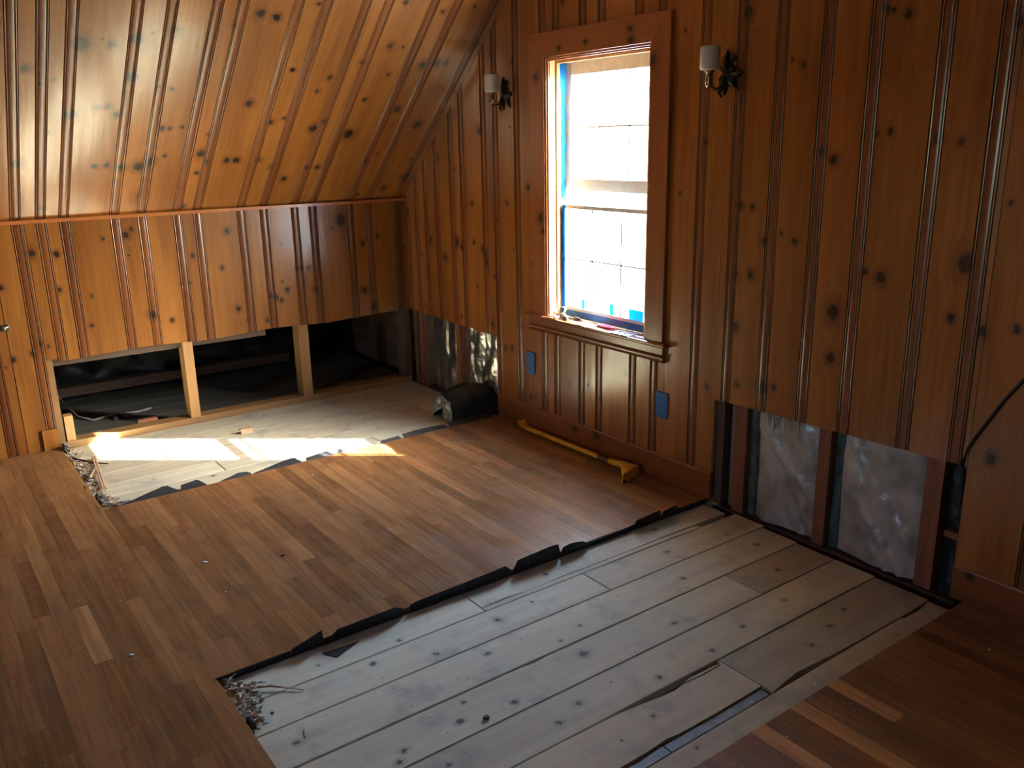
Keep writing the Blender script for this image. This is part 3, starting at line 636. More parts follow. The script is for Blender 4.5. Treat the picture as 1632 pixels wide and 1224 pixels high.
a = batt(2.605, 2.890, 0.50, plastic, x=-0.045, amp=0.022, fr=4, seed=2, folds=[(2.72, 0.22, 0.5, -0.9, 0.02, -0.015), (2.80, 0.12, 0.4, -0.6, 0.025, 0.018), (2.68, 0.3, 0.6, -0.5, 0.015, 0.014), (2.66, 0.38, 0.9, -0.15, 0.01, 0.006), (2.84, 0.3, 0.3, -0.8, 0.02, 0.010)])
a = batt(2.972, 3.284, 0.50, plastic, x=-0.042, amp=0.018, fr=4, seed=9, folds=[(3.06, 0.14, 0.7, -0.8, 0.014, -0.014), (3.1, 0.1, 0.6, -0.7, 0.03, 0.016), (3.2, 0.16, 0.5, -0.6, 0.012, 0.010), (3.02, 0.3, 0.7, -0.6, 0.02, 0.008)])
a = batt(2.572, 2.612, 0.50, tealwrap, x=-0.045, amp=0.008, fr=5, seed=4, name='batt_flange', nu=6)
a = batt(2.938, 2.980, 0.50, tealwrap, x=-0.045, amp=0.008, fr=5, seed=6, name='batt_flange', nu=6)
a = batt(3.342, 3.417, 0.50, blackfilm, x=-0.055, amp=0.02, fr=6, seed=12, name='batt_flange', nu=10)
# ragged plastic shreds along the top of the right opening
for k, (y, z, ln) in enumerate(((2.665, 0.405, .03), (2.69, 0.40, .045), (2.705, 0.40, .03), (2.80, 0.405, .05), (2.74, 0.4, .02), (2.76, 0.4, .025), (3.05, 0.415, .02))):
    m = MB(); m.sheet(2, 5, lambda u, v: (-0.026 + 0.006 * math.sin(v * 5 + k), y + (u - 0.5) * 0.007 * (1 - 0.6 * v) + 0.004 * math.sin(v * 4 + k), z + 0.02 - (ln + 0.02) * v))
    m.build('film_shred', frost, wr, smooth=True)

# ---- the window
wi = empty('window_1', (0, 1.7, 0.6), kind='structure')
def wpart(name, m, mat, tone=0.95, kn=(), smooth=False, bevel=0, hue=0.3):
    o = m.build(name, mat, wi, smooth=smooth, bevel=bevel); o.matrix_parent_inverse = Matrix.Translation((0, -1.7, -0.6))
    if mat in (trimwood, pine, cutwood): setknots(o, list(kn)); settone(o, tone, hue)
    return o
CT = 0.022
def casing(name, poly, vert, kn, tone):
    """flat mitred board with two small steps at its inner edge; grain along its length"""
    m = MB()
    if vert:
        m.prism([(y, z) for y, z in poly], 0.0, CT)
        o = m.build(name, trimwood, wi, bevel=0.002); M = Matrix(((0, 0, 1, 0), (1, 0, 0, 0), (0, 1, 0, 0), (0, 0, 0, 1)))
        setknots(o, kn)
    else:
        m.prism([(z, -y) for y, z in poly], 0.0, CT)
        o = m.build(name, trimwood, wi, bevel=0.002); M = Matrix(((0, 0, 1, 0), (0, -1, 0, 0), (1, 0, 0, 0), (0, 0, 0, 1)))
        setknots(o, [(b, -a, r) for a, b, r in kn])
    o.matrix_parent_inverse = Matrix.Translation((0, -1.7, -0.6)); o.matrix_basis = M; settone(o, tone, 0.35)
    return o
casing('casing_side', [(1.266, 0.604), (1.372, 0.604), (1.372, 1.780), (1.266, 1.886)], True, [(1.32, 1.70, .014), (1.345, 1.07, .018), (1.36, 1.01, .012)], 1.05)
casing('casing_side', [(2.046, 0.604), (2.150, 0.604), (2.150, 1.886), (2.046, 1.780)], True, [(2.06, 1.715, .016)], 0.95)
casing('casing_head', [(1.266, 1.886), (1.372, 1.780), (2.046, 1.780), (2.150, 1.886)], False, [(1.93, 1.84, .011), (1.935, 1.80, .012), (1.66, 1.82, .009), (1.485, 1.81, .010)], 1.0)
for (y0, y1, s) in ((1.372, 1.392, 1), (2.034, 2.046, -1)):
    m = MB()
    e = y0 if s > 0 else y1
    m.box(min(e, e + s * 0.010), max(e, e + s * 0.010), 0.604, 1.778, 0, 0.016, M=Matrix(((0, 0, 1, 0), (1, 0, 0, 0), (0, 1, 0, 0), (0, 0, 0, 1))))
    m.box(min(e + s * 0.010, e + s * 0.018), max(e + s * 0.010, e + s * 0.018), 0.604, 1.778, 0, 0.009, M=Matrix(((0, 0, 1, 0), (1, 0, 0, 0), (0, 1, 0, 0), (0, 0, 0, 1))))
    wpart('casing_bead', m, trimwood, 1.3, bevel=0.002)
m = MB(); m.box(0, 0.016, 1.372, 2.046, 1.771, 1.780).box(0, 0.009, 1.38, 2.04, 1.764, 1.771); wpart('casing_bead', m, trimwood, 1.3, bevel=0.0015)
# jamb boards
m = MB(); m.box(-0.12, 0.0, 1.372, 1.392, 0.585, 1.79); wpart('jamb', m, cutwood, 0.95, hue=0)
m = MB(); m.box(-0.12, 0.0, 2.035, 2.055, 0.585, 1.79); wpart('jamb', m, trimwood, 1.0)
m = MB(); m.box(-0.12, 0.0, 1.372, 2.055, 1.768, 1.79); wpart('jamb', m, cutwood, 0.9, hue=0)
m = MB(); m.box(-0.052, -0.034, 1.392, 1.400, 0.60, 1.768).box(-0.052, -0.034, 2.027, 2.035, 0.60, 1.768).box(-0.052, -0.034, 1.40, 2.027, 1.755, 1.768); wpart('window_stop', m, cutwood, 0.8, hue=0)
# outside reveal and casing
m = MB(); m.box(-0.22, -0.141, 1.90 + 0.05, 2.14, 0.50, 1.95).box(-0.22, -0.141, 1.25, 1.375, 0.50, 1.95).box(-0.22, -0.141, 1.375, 1.95, 1.80, 1.95); wpart('outer_casing', m, extm)
m = MB(); m.box(-0.25, -0.12, 1.25, 2.14, 0.50, 0.575); wpart('outer_sill', m, extm)
# sashes: upper (outer track) and lower (inner track)
def sash(name, x0, x1, zb, zb1, zt0, zt, st, rows):
    root = wpart(name, MB().box(x0, x1, WY0 + 0.002, WY0 + st, zb, zt).box(x0, x1, WY1 - st, WY1 - 0.002, zb, zt).box(x0, x1, WY0 + st, WY1 - st, zb, zb1).box(x0, x1, WY0 + st, WY1 - st, zt0, zt), sashm, bevel=0.0015)
    mw = 0.0045 if name == 'sash_lower' else 0.0035
    gy0, gy1 = WY0 + st, WY1 - st; xm = (x0 + x1) / 2
    for k in (1, 2):
        y = gy0 + (gy1 - gy0) * k / 3
        MB().box(xm - 0.006, xm + 0.006, y - mw, y + mw, zb1, zt0).build('muntin', sashm, root)
    for k in range(1, rows):
        z = zb1 + (zt0 - zb1) * k / rows
        MB().box(xm - 0.006, xm + 0.006, gy0, gy1, z - 0.0035, z + 0.0035).build('muntin', sashm, root)
    for k in range(3):
        for r in range(rows):
            ya = gy0 + (gy1 - gy0) * k / 3 + 0.0047; yb = gy0 + (gy1 - gy0) * (k + 1) / 3 - 0.0047
            za = zb1 + (zt0 - zb1) * r / rows + 0.0047; zc = zb1 + (zt0 - zb1) * (r + 1) / rows - 0.0047
            MB().box(xm - 0.0015, xm + 0.0015, ya, yb, za, zc).build('pane', glass, root)
    return root
sash('sash_upper', -0.112, -0.097, 1.196, 1.250, 1.705, 1.768, 0.036, 2)
sash('sash_lower', -0.076, -0.060, 0.606, 0.655, 1.116, 1.134, 0.034, 2)
# stool and apron
m = MB(); m.box(-0.053, 0.0, 1.392, 2.035, 0.588, 0.606).box(0.0, 0.040, 1.222, 2.178, 0.588, 0.606); wpart('stool', m, trimwood, 0.75, bevel=0.006)
m = MB(); m.box(0.0, 0.018, 1.246, 2.150, 0.545, 0.588); wpart('apron', m, trimwood, 1.0, [(0.57, 1.98, .012)], bevel=0.001)
m = MB(); prof = [(0, 0.520), (0.012, 0.520), (0.020, 0.524), (0.024, 0.531), (0.019, 0.535), (0.019, 0.539), (0.028, 0.543), (0.030, 0.549), (0.024, 0.553), (0, 0.553)]
m.prism(prof, 1.244, 2.154, fn=lambda a, b, h: (a, h, b)); wpart('apron_moulding', m, trimwood, 0.8, smooth=False)
# blue film and masking tape round the sash
def film(name, y, x0, x1, z0, z1, seed):
    m = MB(); m.sheet(4, 30, lambda u, v: (x0 + (x1 - x0) * u + 0.003 * noise.noise(Vector((v * 9, u, seed))), y + 0.003 + 0.007 * noise.noise(Vector((u * 2, v * 14, seed))) ** 2 + 0.012 * max(0, v - 0.55) * u, z0 + (z1 - z0) * v))
    o = m.build(name, bfilm, wi, smooth=True); o.matrix_parent_inverse = Matrix.Translation((0, -1.7, -0.6)); o['label'] = 'creased blue plastic film'
film('blue_film', 1.394, -0.056, -0.089, 1.16, 1.766, 2.0)
def tape(x, y0, y1, z0, z1, mat=bluetape):
    m = MB(); m.box(x, x + 0.0012, y0, y1, z0, z1); o = m.build('masking_tape', mat, wi); o.matrix_parent_inverse = Matrix.Translation((0, -1.7, -0.6)); o['label'] = 'blue masking tape on the sash'
tape(-0.0598, 1.401, 1.427, 0.61, 1.13, bfilm)
tape(-0.0598, 1.43, 2.03, 0.608, 0.640)
tape(-0.0598, 1.998, 2.026, 0.64, 1.13, bfilm)
for (a, b, c, d) in ((1.54, 1.56, 0.655, 0.700), (1.735, 1.76, 0.655, 0.705), (1.86, 1.95, 0.655, 0.70)):
    tape(-0.066, a, b, c, d, bfilm)

# ================================================================== torn felt paper at the cut edges (part of the upper floor)
def flap(pts, ybase, z0, lean, side, n=14, seed=0):
    """pts: [(x, height)] outline of a stiff torn flap standing at the cut edge; lean tips it over (side = +1 towards +y)"""
    xs = [p[0] for p in pts]
    def hh(x):
        for (a, ha), (b, hb) in zip(pts, pts[1:]):
            if min(a, b) <= x <= max(a, b): return ha + (hb - ha) * ((x - a) / (b - a) if b != a else 0)
        return pts[-1][1]
    def fn(u, v):
        x = xs[0] + (xs[-1] - xs[0]) * u; h = hh(x) * v * (1.18 if side > 0 else 1)
        wob = 0.003 * noise.noise(Vector((x * 14, v * 2, seed)))
        return (x + 0.004 * noise.noise(Vector((x * 40, v * 3, seed + 5))) * v, ybase + side * (lean * h + 0.004 * v) + wob, z0 + h * (1 - 0.25 * abs(lean)))
    m = MB(); m.sheet(n, 3, fn, th=0.0016, nrm=(0, 1, 0)); return m.build('felt_flap', felt, fl)
# the long edge facing the near opening: stiff black pieces hang over the planks and stand above the oak
for i, pts in enumerate((
    [(2.018, .020), (1.95, .022), (1.84, .021), (1.80, .024)],
    [(1.795, .030), (1.74, .045), (1.700, .058), (1.697, .026)],
    [(1.693, .030), (1.66, .030), (1.655, .046), (1.46, .050), (1.425, .030), (1.42, .022)],
    [(1.400, .030), (1.385, .034), (1.20, .038), (1.02, .044), (1.005, .036), (1.0, .02)],
    [(0.998, .022), (0.988, .054), (0.83, .064), (0.80, .060), (0.792, .024)],
    [(0.785, .046), (0.74, .050), (0.69, .040), (0.66, .018)],
    [(0.655, .018), (0.55, .020), (0.46, .020), (0.43, .026)],
    [(0.425, .032), (0.415, .044), (0.29, .050), (0.287, .038)],
    [(0.280, .044), (0.215, .050), (0.195, .036), (0.17, .016)],
    [(0.165, .016), (0.09, .017), (0.03, .019)])):
    flap(pts, 2.4155, SUBZ + 0.0005, 0.12 + 0.1 * (i % 3), 1, seed=i)
m = MB(); m.prism([(1.715, 2.455), (1.60, 2.462), (1.69, 2.500)], 0, 0.0015); o = m.build('felt_scrap', felt, fl); o.location = (0, 0, SUBZ + 0.001)
# the edge facing the left opening: flaps curl out past the oak
for i, pts in enumerate((
    [(1.95, .004), (1.80, .030), (1.745, .040), (1.705, .012)],
    [(1.693, .012), (1.69, .026), (1.61, .034), (1.585, .006)],
    [(1.535, .004), (1.44, .024), (1.40, .020), (1.385, .010)],
    [(1.378, .006), (1.20, .030), (1.16, .030), (1.145, .010)],
    [(1.12, .020), (0.97, .030), (0.91, .016)],
    [(0.86, .008), (0.80, .018), (0.775, .008)],
    [(0.745, .016), (0.62, .020), (0.615, .008)],
    [(0.60, .024), (0.47, .028), (0.36, .024), (0.34, .014)],
    [(0.33, .028), (0.15, .03), (0.05, .022)])):
    flap(pts, 0.9565, SUBZ + 0.012, 1.6 if i in (0, 1, 3) else 1.1, -1, seed=20 + i)
# edge facing the short side, tar paper and dark fluff
m = MB(); m.sheet(40, 3, lambda u, v: (2.0225 - 0.012 * v - 0.006 * noise.noise(Vector((u * 20, v, 3))) * v, 0.01 + 0.94 * u, -0.002 - 0.018 * v + 0.010 * noise.noise(Vector((u * 14, v * 2, 7))) * (1 - v)), th=0.0012, nrm=(1, 0, 0))
m.build('felt_flap', felt, fl)
m = MB(); m.sheet(30, 3, lambda u, v: (2.0235 - 0.010 * v, 2.42 + 1.03 * u, -0.001 - 0.018 * v), th=0.001, nrm=(1, 0, 0)); m.build('felt_flap', felt, fl)

# ================================================================== things
# --- sconces
def sconce(y, z, xo, label, sc=1.0):
    t = tag(empty('wall_sconce', (0, y, z)), label, 'sconce', 'brass wall sconces beside the window')
    # ornate back plate: a scrolled leaf outline
    m = MB(); pts = []
    for k in range(48):
        a = 2 * math.pi * k / 48
        r = 0.044 + 0.010 * math.cos(3 * a + 0.6) + 0.007 * math.cos(7 * a) + 0.006 * math.cos(11 * a + 1)
        pts.append((r * math.cos(a) * 0.9, r * math.sin(a) * 1.35))
    vs = [(0.002, a, b) for a, b in pts] + [(0.010, a * 0.86, b * 0.86) for a, b in pts] + [(0.018, a * 0.45, b * 0.45) for a, b in pts] + [(0.020, 0, 0)]
    fs = []
    for L_ in range(2):
        for k in range(48): fs.append((L_ * 48 + k, L_ * 48 + (k + 1) % 48, (L_ + 1) * 48 + (k + 1) % 48, (L_ + 1) * 48 + k))
    fs += [(96 + k, 96 + (k + 1) % 48, 144) for k in range(48)]
    m.add(vs, fs)
    for (a, b) in ((-0.032, -0.064), (0.046, -0.050), (0.030, 0.060), (0.058, 0.004)):      # curled finials
        m.tube([(0.006, a * 0.7, b * 0.7), (0.012, a, b), (0.010, a + 0.008, b - 0.006), (0.006, a + 0.004, b - 0.014)], [0.007, 0.006, 0.005, 0.004], 8)
    m.build('back_plate', bronze, t)
    m = MB(); m.tube([(0.012, 0, -0.01), (0.035, 0, -0.045), (0.065, 0, -0.055), (xo, 0, -0.035), (xo, 0, -0.02)], [0.007, 0.006, 0.006, 0.006, 0.008]); m.build('arm', brass, t, smooth=True)
    m = MB(); m.lathe([(0.004, -0.050), (0.011, -0.046), (0.014, -0.038), (0.012, -0.020), (0.012, 0.0), (0.017, 0.004), (0.017, 0.010)], (xo, 0, 0), 20); m.build('socket_cup', brass, t, smooth=True)
    r = 0.0345 * sc
    m = MB(); m.lathe([(r * 0.62, 0.008), (r * 0.9, 0.010), (r, 0.016), (r, 0.038), (r * 0.985, 0.040), (r, 0.042), (r, 0.047), (r * 0.985, 0.049), (r, 0.051), (r, 0.056), (r * 0.985, 0.058), (r, 0.060), (r, 0.084), (r * 0.97, 0.088), (r * 0.9, 0.088), (r * 0.88, 0.06), (r * 0.88, 0.03)], (xo, 0, 0), 32)
    m.build('shade', white, t, smooth=True); return t
sconce(1.045, 1.642, 0.078, 'brass wall sconce with a short white shade left of the window')
sconce(2.418, 1.640, 0.100, 'brass wall sconce with a short white shade right of the window')
# --- taped outlet covers
def outlet(y, z, label, h=0.114, wd=0.066):
    m = MB(); n = 4; pts = []
    for cx_, cz_, a0 in ((wd / 2 - .006, h / 2 - .006, 0), (-wd / 2 + .006, h / 2 - .006, 90), (-wd / 2 + .006, -h / 2 + .006, 180), (wd / 2 - .006, -h / 2 + .006, 270)):
        for k in range(n + 1):
            a = math.radians(a0 + 90 * k / n); pts.append((cx_ + .006 * math.cos(a), cz_ + .006 * math.sin(a)))
    m.prism(pts, 0.0005, 0.0055, fn=lambda a, b, hh: (hh, a, b))
    t = tag(empty('outlet_cover', (0, y, z)), label, 'outlet', 'outlet covers masked with blue tape')
    m.build('cover_plate', bluetape, t, bevel=0.0012)
    m = MB(); m.prism([(-wd / 2 - .001, -h * .1), (wd / 2 + .001, -h * .12), (wd / 2 + .001, h * .5), (-wd / 2 - .001, h * .5)], 0.0056, 0.0062, fn=lambda a, b, hh: (hh, a, b)); m.build('masking_tape', bluetape, t)
outlet(1.224, 0.340, 'outlet masked with blue tape left of the window, below its sill')
outlet(2.143, 0.334, 'outlet masked with blue tape right of the window, nearer the cut-out', wd=0.068)
# --- cupboard latch at the left frame edge
t = tag(empty('latch', (2.165, 0.0005, 0.628)), 'small steel turn latch on the knee wall at the left edge', 'latch')
MB().box(-0.022, 0.022, 0, 0.003, -0.016, 0.016).build('plate', chrome, t, bevel=0.001)
m = MB(); m.lathe([(0.005, 0), (0.005, 0.010), (0.009, 0.012), (0.009, 0.020), (0.006, 0.023)], (0, 0, 0), 16, 'y'); m.build('knob', chrome, t, smooth=True)
m = MB(); m.tube([(-0.026, 0.008, 0.006), (0.0, 0.012, 0.002), (0.024, 0.008, -0.008)], 0.004); m.build('bolt', chrome, t, smooth=True)
# --- yellow pry bar on the oak along the baseboard
t = tag(empty('wrecking_bar', (0.08, 1.6, 0)), 'long yellow steel wrecking bar lying on the oak floor along the baseboard', 'pry bar')
T = Matrix.Translation((-0.08, -1.6, 0))
def tp(name, m, mat, smooth=False, bevel=0): 
    o = m.build(name, mat, t, smooth=smooth, bevel=bevel); o.matrix_parent_inverse = T; return o
m = MB(); m.tube([(0.066, 1.28, 0.016), (0.070, 1.45, 0.020), (0.076, 1.65, 0.025), (0.082, 1.83, 0.029)], 0.0115, 6); tp('shaft', m, yellow)
m = MB(); m.tube([(0.082, 1.83, 0.029), (0.084, 1.915, 0.031)], 0.0112, 6); tp('worn_section', m, worn)
m = MB()   # flared claw at the far end, curling up
P = []
for k, (y, z, wd, th) in enumerate(((1.285, 0.016, 0.011, 0.010), (1.262, 0.018, 0.014, 0.007), (1.243, 0.024, 0.019, 0.005), (1.228, 0.036, 0.023, 0.004), (1.222, 0.048, 0.024, 0.002))):
    for s_ in (-1, 1):
        P += [(0.066 + s_ * wd, y + (th / 2 if k > 1 else 0), z + th / 2), (0.066 + s_ * wd, y - (th / 2 if k > 1 else 0), z - th / 2)]
fs = []
for k in range(4):
    a = 4 * k; b = a + 4
    fs += [(a, a + 2, b + 2, b), (a + 1, b + 1, b + 3, a + 3), (a, b, b + 1, a + 1), (a + 2, a + 3, b + 3, b + 2)]
fs += [(0, 1, 3, 2), (16, 18, 19, 17)]
m.add(P, fs); tp('claw', m, yellow, bevel=0.0008)
m = MB(); m.tube([(0.083, 1.908, 0.031), (0.080, 1.96, 0.034), (0.074, 2.0, 0.038)], [0.0145, 0.0155, 0.017], 10); tp('collar', m, yellow, smooth=True)
m = MB()   # the head: a tapering top strap folded down into a wide upright foot blade
m.prism([(0.062, 1.985), (0.092, 1.985), (0.110, 2.010), (0.172, 2.082), (0.168, 2.087), (0.046, 2.050), (0.050, 2.030)], 0.040, 0.046)
D_ = Vector((0.122, 0.037, 0)); P0 = Vector((0.046, 2.050, 0)); Nn = Vector((-0.037, 0.122, 0)).normalized() * 0.0025
def bl(a, b, h): return tuple(P0 + D_ * a + Nn * h + Z * b)
m.prism([(0.0, 0.046), (1.0, 0.046), (1.08, 0.004), (0.96, 0.001), (0.03, 0.001), (-0.03, 0.020)], -1, 1, fn=bl); tp('blade', m, yellow, bevel=0.001)
m = MB(); m.prism([(0.42, 0.012), (0.58, 0.012), (0.55, 0.032), (0.46, 0.032)], 1.0, 1.5, fn=bl); tp('sticker', m, labelm)
m = MB(); m.prism([(0.78, 0.003), (1.06, 0.003), (1.03, 0.020), (0.86, 0.014)], 1.0, 1.4, fn=bl); tp('worn_edge', m, worn)
# --- dark plastic bundle in the corner of the left opening
t = tag(empty('plastic_bundle', (0.14, 0.78, SUBZ)), 'dark green-black plastic bundle with a wrinkled clear end beside the foil insulation', 'bundle')
T = Matrix.Translation((-0.14, -0.78, -SUBZ))
m = MB()
NX, NS = 26, 28
def sec(u, a):
    x = 0.0 + 0.272 * u
    # rounded-top loaf section, leaning to the back; a is the angle fraction
    hgt = 0.172 * (0.80 + 0.22 * math.sin(math.pi * min(1, max(0, u * 0.9 + 0.15))))
    pl = [(0.885, -0.02), (0.880, 0.05), (0.868, 0.10), (0.842, hgt * 0.86 - 0.02), (0.80, hgt - 0.02), (0.745, hgt - 0.022), (0.70, hgt * 0.8 - 0.02), (0.685, 0.04), (0.69, -0.02)]
    q = a * (len(pl) - 1); k = min(int(q), len(pl) - 2); f_ = q - k
    y = pl[k][0] + (pl[k + 1][0] - pl[k][0]) * f_; z = pl[k][1] + (pl[k + 1][1] - pl[k][1]) * f_
    nn = 0.006 * noise.noise(Vector((x * 18, y * 14, z * 14))) + 0.003 * noise.noise(Vector((x * 50, y * 30, z * 40)))
    return Vector((x, y + nn * 0.8, max(SUBZ + 0.0005, z + nn)))
m.sheet(NX, NS, lambda u, v: sec(u, v)); o = m.build('wrapper', binm, t, smooth=True); o.matrix_parent_inverse = T
m = MB()
def end(u, v):
    p = sec(1.0, v); c = Vector((0.268, 0.785, 0.05)); q = p.lerp(c, u)
    q.x = 0.272 + 0.03 * math.sin(u * 3.1) * (0.6 + 0.4 * noise.noise(Vector((v * 7, u * 3, 2)))) + 0.008 * noise.noise(Vector((v * 20, u * 8, 0)))
    q.z = max(q.z, SUBZ + 0.0005); return q
m.sheet(8, 36, end); o = m.build('clear_end', frost, t, smooth=True); o.matrix_parent_inverse = T; o['label'] = 'wrinkled cloudy plastic end'
m = MB()
m.sheet(4, 28, lambda u, v: sec(0.0, v).lerp(Vector((0.002, 0.785, 0.05)), u)); o = m.build('wrapper_end', binm, t); o.matrix_parent_inverse = T
# --- cables
m = MB(); pts = [(0.010, 3.404, 0.30), (0.002, 3.404, 0.40), (0.008, 3.406, 0.455), (0.010, 3.417, 0.50), (0.010, 3.436, 0.545), (0.010, 3.460, 0.592), (0.010, 3.498, 0.668), (0.010, 3.545, 0.745), (0.010, 3.62, 0.835), (0.010, 3.74, 0.955), (0.010, 3.88, 1.15), (0.010, 3.96, 1.45), (0.010, 3.98, 1.9), (0.010, 3.98, 2.25)]
pts[0] = (-0.03, 3.402, 0.30); pts[1] = (-0.022, 3.404, 0.40)
tag(m.build('cable', cablem, smooth=True), 'thin black cable curving up the pine wall from the right cut-out', 'cable')
o = bpy.data.objects['cable']; me2 = MB(); me2.tube(pts, 0.0042, 8); o.data = me2.mesh('cable', True); o.data.materials.append(cablem)
m = MB(); m.tube([(1.93, -0.62, 0.16), (1.905, -0.66, 0.09), (1.87, -0.66, 0.03), (1.84, -0.54, -0.010), (1.78, -0.43, -0.014), (1.70, -0.47, -0.014), (1.62, -0.46, -0.012), (1.54, -0.44, -0.014), (1.47, -0.47, -0.014)], 0.0055, 8)
tag(m.build('crawl_space_cable', greycable, smooth=True), 'pale grey cable looping over the dark boards inside the low wall opening', 'cable')
def crumple(name, c, s, mat, label, cat, seed=0, flat=0.35):
    m = MB(); m.sheet(10, 8, lambda u, v: (c[0] + (u - .5) * s[0] + 0.2 * s[1] * noise.noise(Vector((u * 4, v * 4, seed))), c[1] + (v - .5) * s[1], c[2] + s[2] * (0.15 + abs(noise.noise(Vector((u * 5, v * 5, seed + 2)))) * 1.6)), th=0.001, nrm=(0, 0, 1))
    o = m.build(name, mat, smooth=True)
    if cat: tag(o, label, cat)
    return o
crumple('film_scrap', (1.655, -0.40, SUBZ), (0.07, 0.06, 0.02), frost, 'crumpled clear film scrap beside the grey cable in the crawl space', 'scrap', 3)
crumple('film_scrap', (1.80, -0.17, SUBZ), (0.17, 0.05, 0.018), frost, 'crumpled clear film scrap behind the sole plate, beside the sunlit patch', 'scrap', 6)
# --- scrap wood block on the sub floor
t = tag(empty('wood_block', (1.19, 0.305, SUBZ)), 'small splintered wood block on the dusty boards behind the sun patch', 'wood scrap')
MB().cbox(-0.034, 0.026, -0.020, 0.018, 0, 0.026, 0.002).build('block', lathm, t)
m = MB(); 
for k in range(6): m.tube([(0.026, -0.016 + k * 0.006, 0.005 + 0.003 * k), (0.05 + 0.004 * k, -0.02 + k * 0.008, 0.012 + 0.004 * (k % 3))], [0.0025, 0.0006], 4)
m.build('splinters', debm, t)
# --- moulded lath and splinters at the short edge of the left opening
t = tag(empty('lath_strip', (1.94, 0.48, SUBZ)), 'reeded pine lath strip lying on the rubble at the left cut edge', 'wood scrap')
def lathbar(o_, mo): 
    m = MB(); d = Vector((0.052, 0.505, 0.012)); s_ = Vector((0.995, -0.10, 0)).normalized()
    prof = [(0, 0), (0, .007), (.002, .009), (.008, .009), (.010, .006), (.012, .009), (.018, .009), (.020, .007), (.020, 0)]
    m.prism(prof, 0, 1, fn=lambda a, b, h: tuple(Vector(o_) + s_ * a + Z * b + d * h)); o = m.build(mo, lathm, t); o.matrix_parent_inverse = Matrix.Translation((-1.94, -0.48, -SUBZ))
lathbar((1.898, 0.230, SUBZ + 0.008), 'strip')
# rubble piles
def rubble(name, pts, n, label, seed, spread=0.02, grey=0.5, fluff=True, big=0.03):
    r_ = random.Random(seed); m = MB()
    for i in range(n):
        q = r_.random() * (len(pts) - 1); k = int(q); f_ = q - k
        x = pts[k][0] * (1 - f_) + pts[k + 1][0] * f_ + r_.gauss(0, spread); y = pts[k][1] * (1 - f_) + pts[k + 1][1] * f_ + r_.gauss(0, spread)
        x = min(x, 2.018)
        z = SUBZ + r_.random() * 0.016; L_ = r_.uniform(0.006, big); a = r_.uniform(0, math.pi); tl_ = r_.uniform(-0.4, 0.4); w_ = r_.uniform(0.0015, 0.006)
        M = Matrix.Translation((x, y, z)) @ Matrix.Rotation(a, 4, 'Z') @ Matrix.Rotation(tl_, 4, 'Y') @ Matrix.Rotation(r_.uniform(-1, 1), 4, 'X')
        m.box(-L_ / 2, L_ / 2, -w_, w_, -0.0008, 0.0012, r_.choice((0, 0, 1, 2, 3)) if r_.random() < grey else 0, M)
    o = m.build(name, [debm, chipm, greyfluff, lathm]); o['kind'] = 'stuff'; tag(o, label, 'debris'); return o
rubble('rubble', [(1.98, 0.04), (1.985, 0.30), (1.995, 0.55), (1.99, 0.72), (1.965, 0.92)], 520, 'splinters and torn paper heaped along the left cut edge of the oak floor', 3, 0.017, 0.75)
rubble('rubble', [(1.985, 2.45), (1.955, 2.50), (1.985, 2.58), (1.99, 2.66)], 170, 'splinters and pale flecks in the near corner of the big floor opening', 4, 0.018, 0.7, big=0.022)
# crumpled dark paper wads in the rubble
def wad(c, s, seed, mat=greyfluff, name='torn_paper', label='', cat='debris'):
    m = MB(); bm_ = bmesh.new(); bmesh.ops.create_icosphere(bm_, subdivisions=3, radius=1)
    for v in bm_.verts:
        n = noise.noise(v.co * 2.3 + Vector((seed, 0, 0))) * 0.7 + noise.noise(v.co * 6 + Vector((0, seed, 0))) * 0.35
        v.co = v.co * (0.75 + n); v.co.z = max(v.co.z, -0.45)
    me = bpy.data.meshes.new(name); bm_.to_mesh(me); bm_.free(); o = link(name, me, None, [mat]); o.location = c; o.scale = s
    return tag(o, label, cat)
wad((1.998, 0.035, SUBZ + 0.022), (0.020, 0.055, 0.034), 1.0, label='dark crumpled fluff at the wall end of the left cut edge')
wad((1.985, 0.80, SUBZ + 0.010), (0.022, 0.085, 0.017), 2.0, label='grey crumpled fluff near the front corner of the left opening')
wad((1.99, 0.52, SUBZ + 0.010), (0.020, 0.07, 0.018), 3.4, label='grey torn paper midway along the left cut edge, under the lath')
wad((1.925, 0.915, SUBZ + 0.006), (0.05, 0.028, 0.012), 5.4, label='grey crumpled fluff lying in the front corner of the left opening')
wad((2.002, 2.655, SUBZ + 0.008), (0.014, 0.030, 0.016), 6.1, mat=felt, label='torn black paper scrap at the near short cut edge of the big opening')
def stick(name, pts, r, label, mat=debm, flat=None):
    m = MB(); m.tube(pts, r, 5); return tag(m.build(name, mat), label, 'splinter')
stick('splinter', [(2.00, 2.475, SUBZ + .012), (1.90, 2.525, SUBZ + .010), (1.83, 2.59, SUBZ + .003)], [.005, .004, .0015], 'long brown splinter sticking out of the rubble onto the big grey planks', debm)
stick('splinter', [(1.995, 0.20, SUBZ + .018), (1.93, 0.32, SUBZ + .016), (1.87, 0.36, SUBZ + .008)], [.005, .005, .003], 'thick dark splinter across the rubble near the lath strip', barkm)
stick('splinter', [(1.985, 0.55, SUBZ + .025), (1.935, 0.42, SUBZ + .024)], [.007, .002], 'pale pointed splinter crossing the lath strip')
stick('splinter', [(0.492, 1.226, 0.002), (0.345, 1.078, 0.003)], [.0014, .0010], 'thin pale splinter lying crosswise on the oak, pointing to the bundle')
stick('splinter', [(0.490, 1.155, 0.0045), (0.425, 1.190, 0.0045), (0.330, 1.250, 0.003)], [.001, .0014, .0008], 'thin pale splinter lying over another on the oak floor')
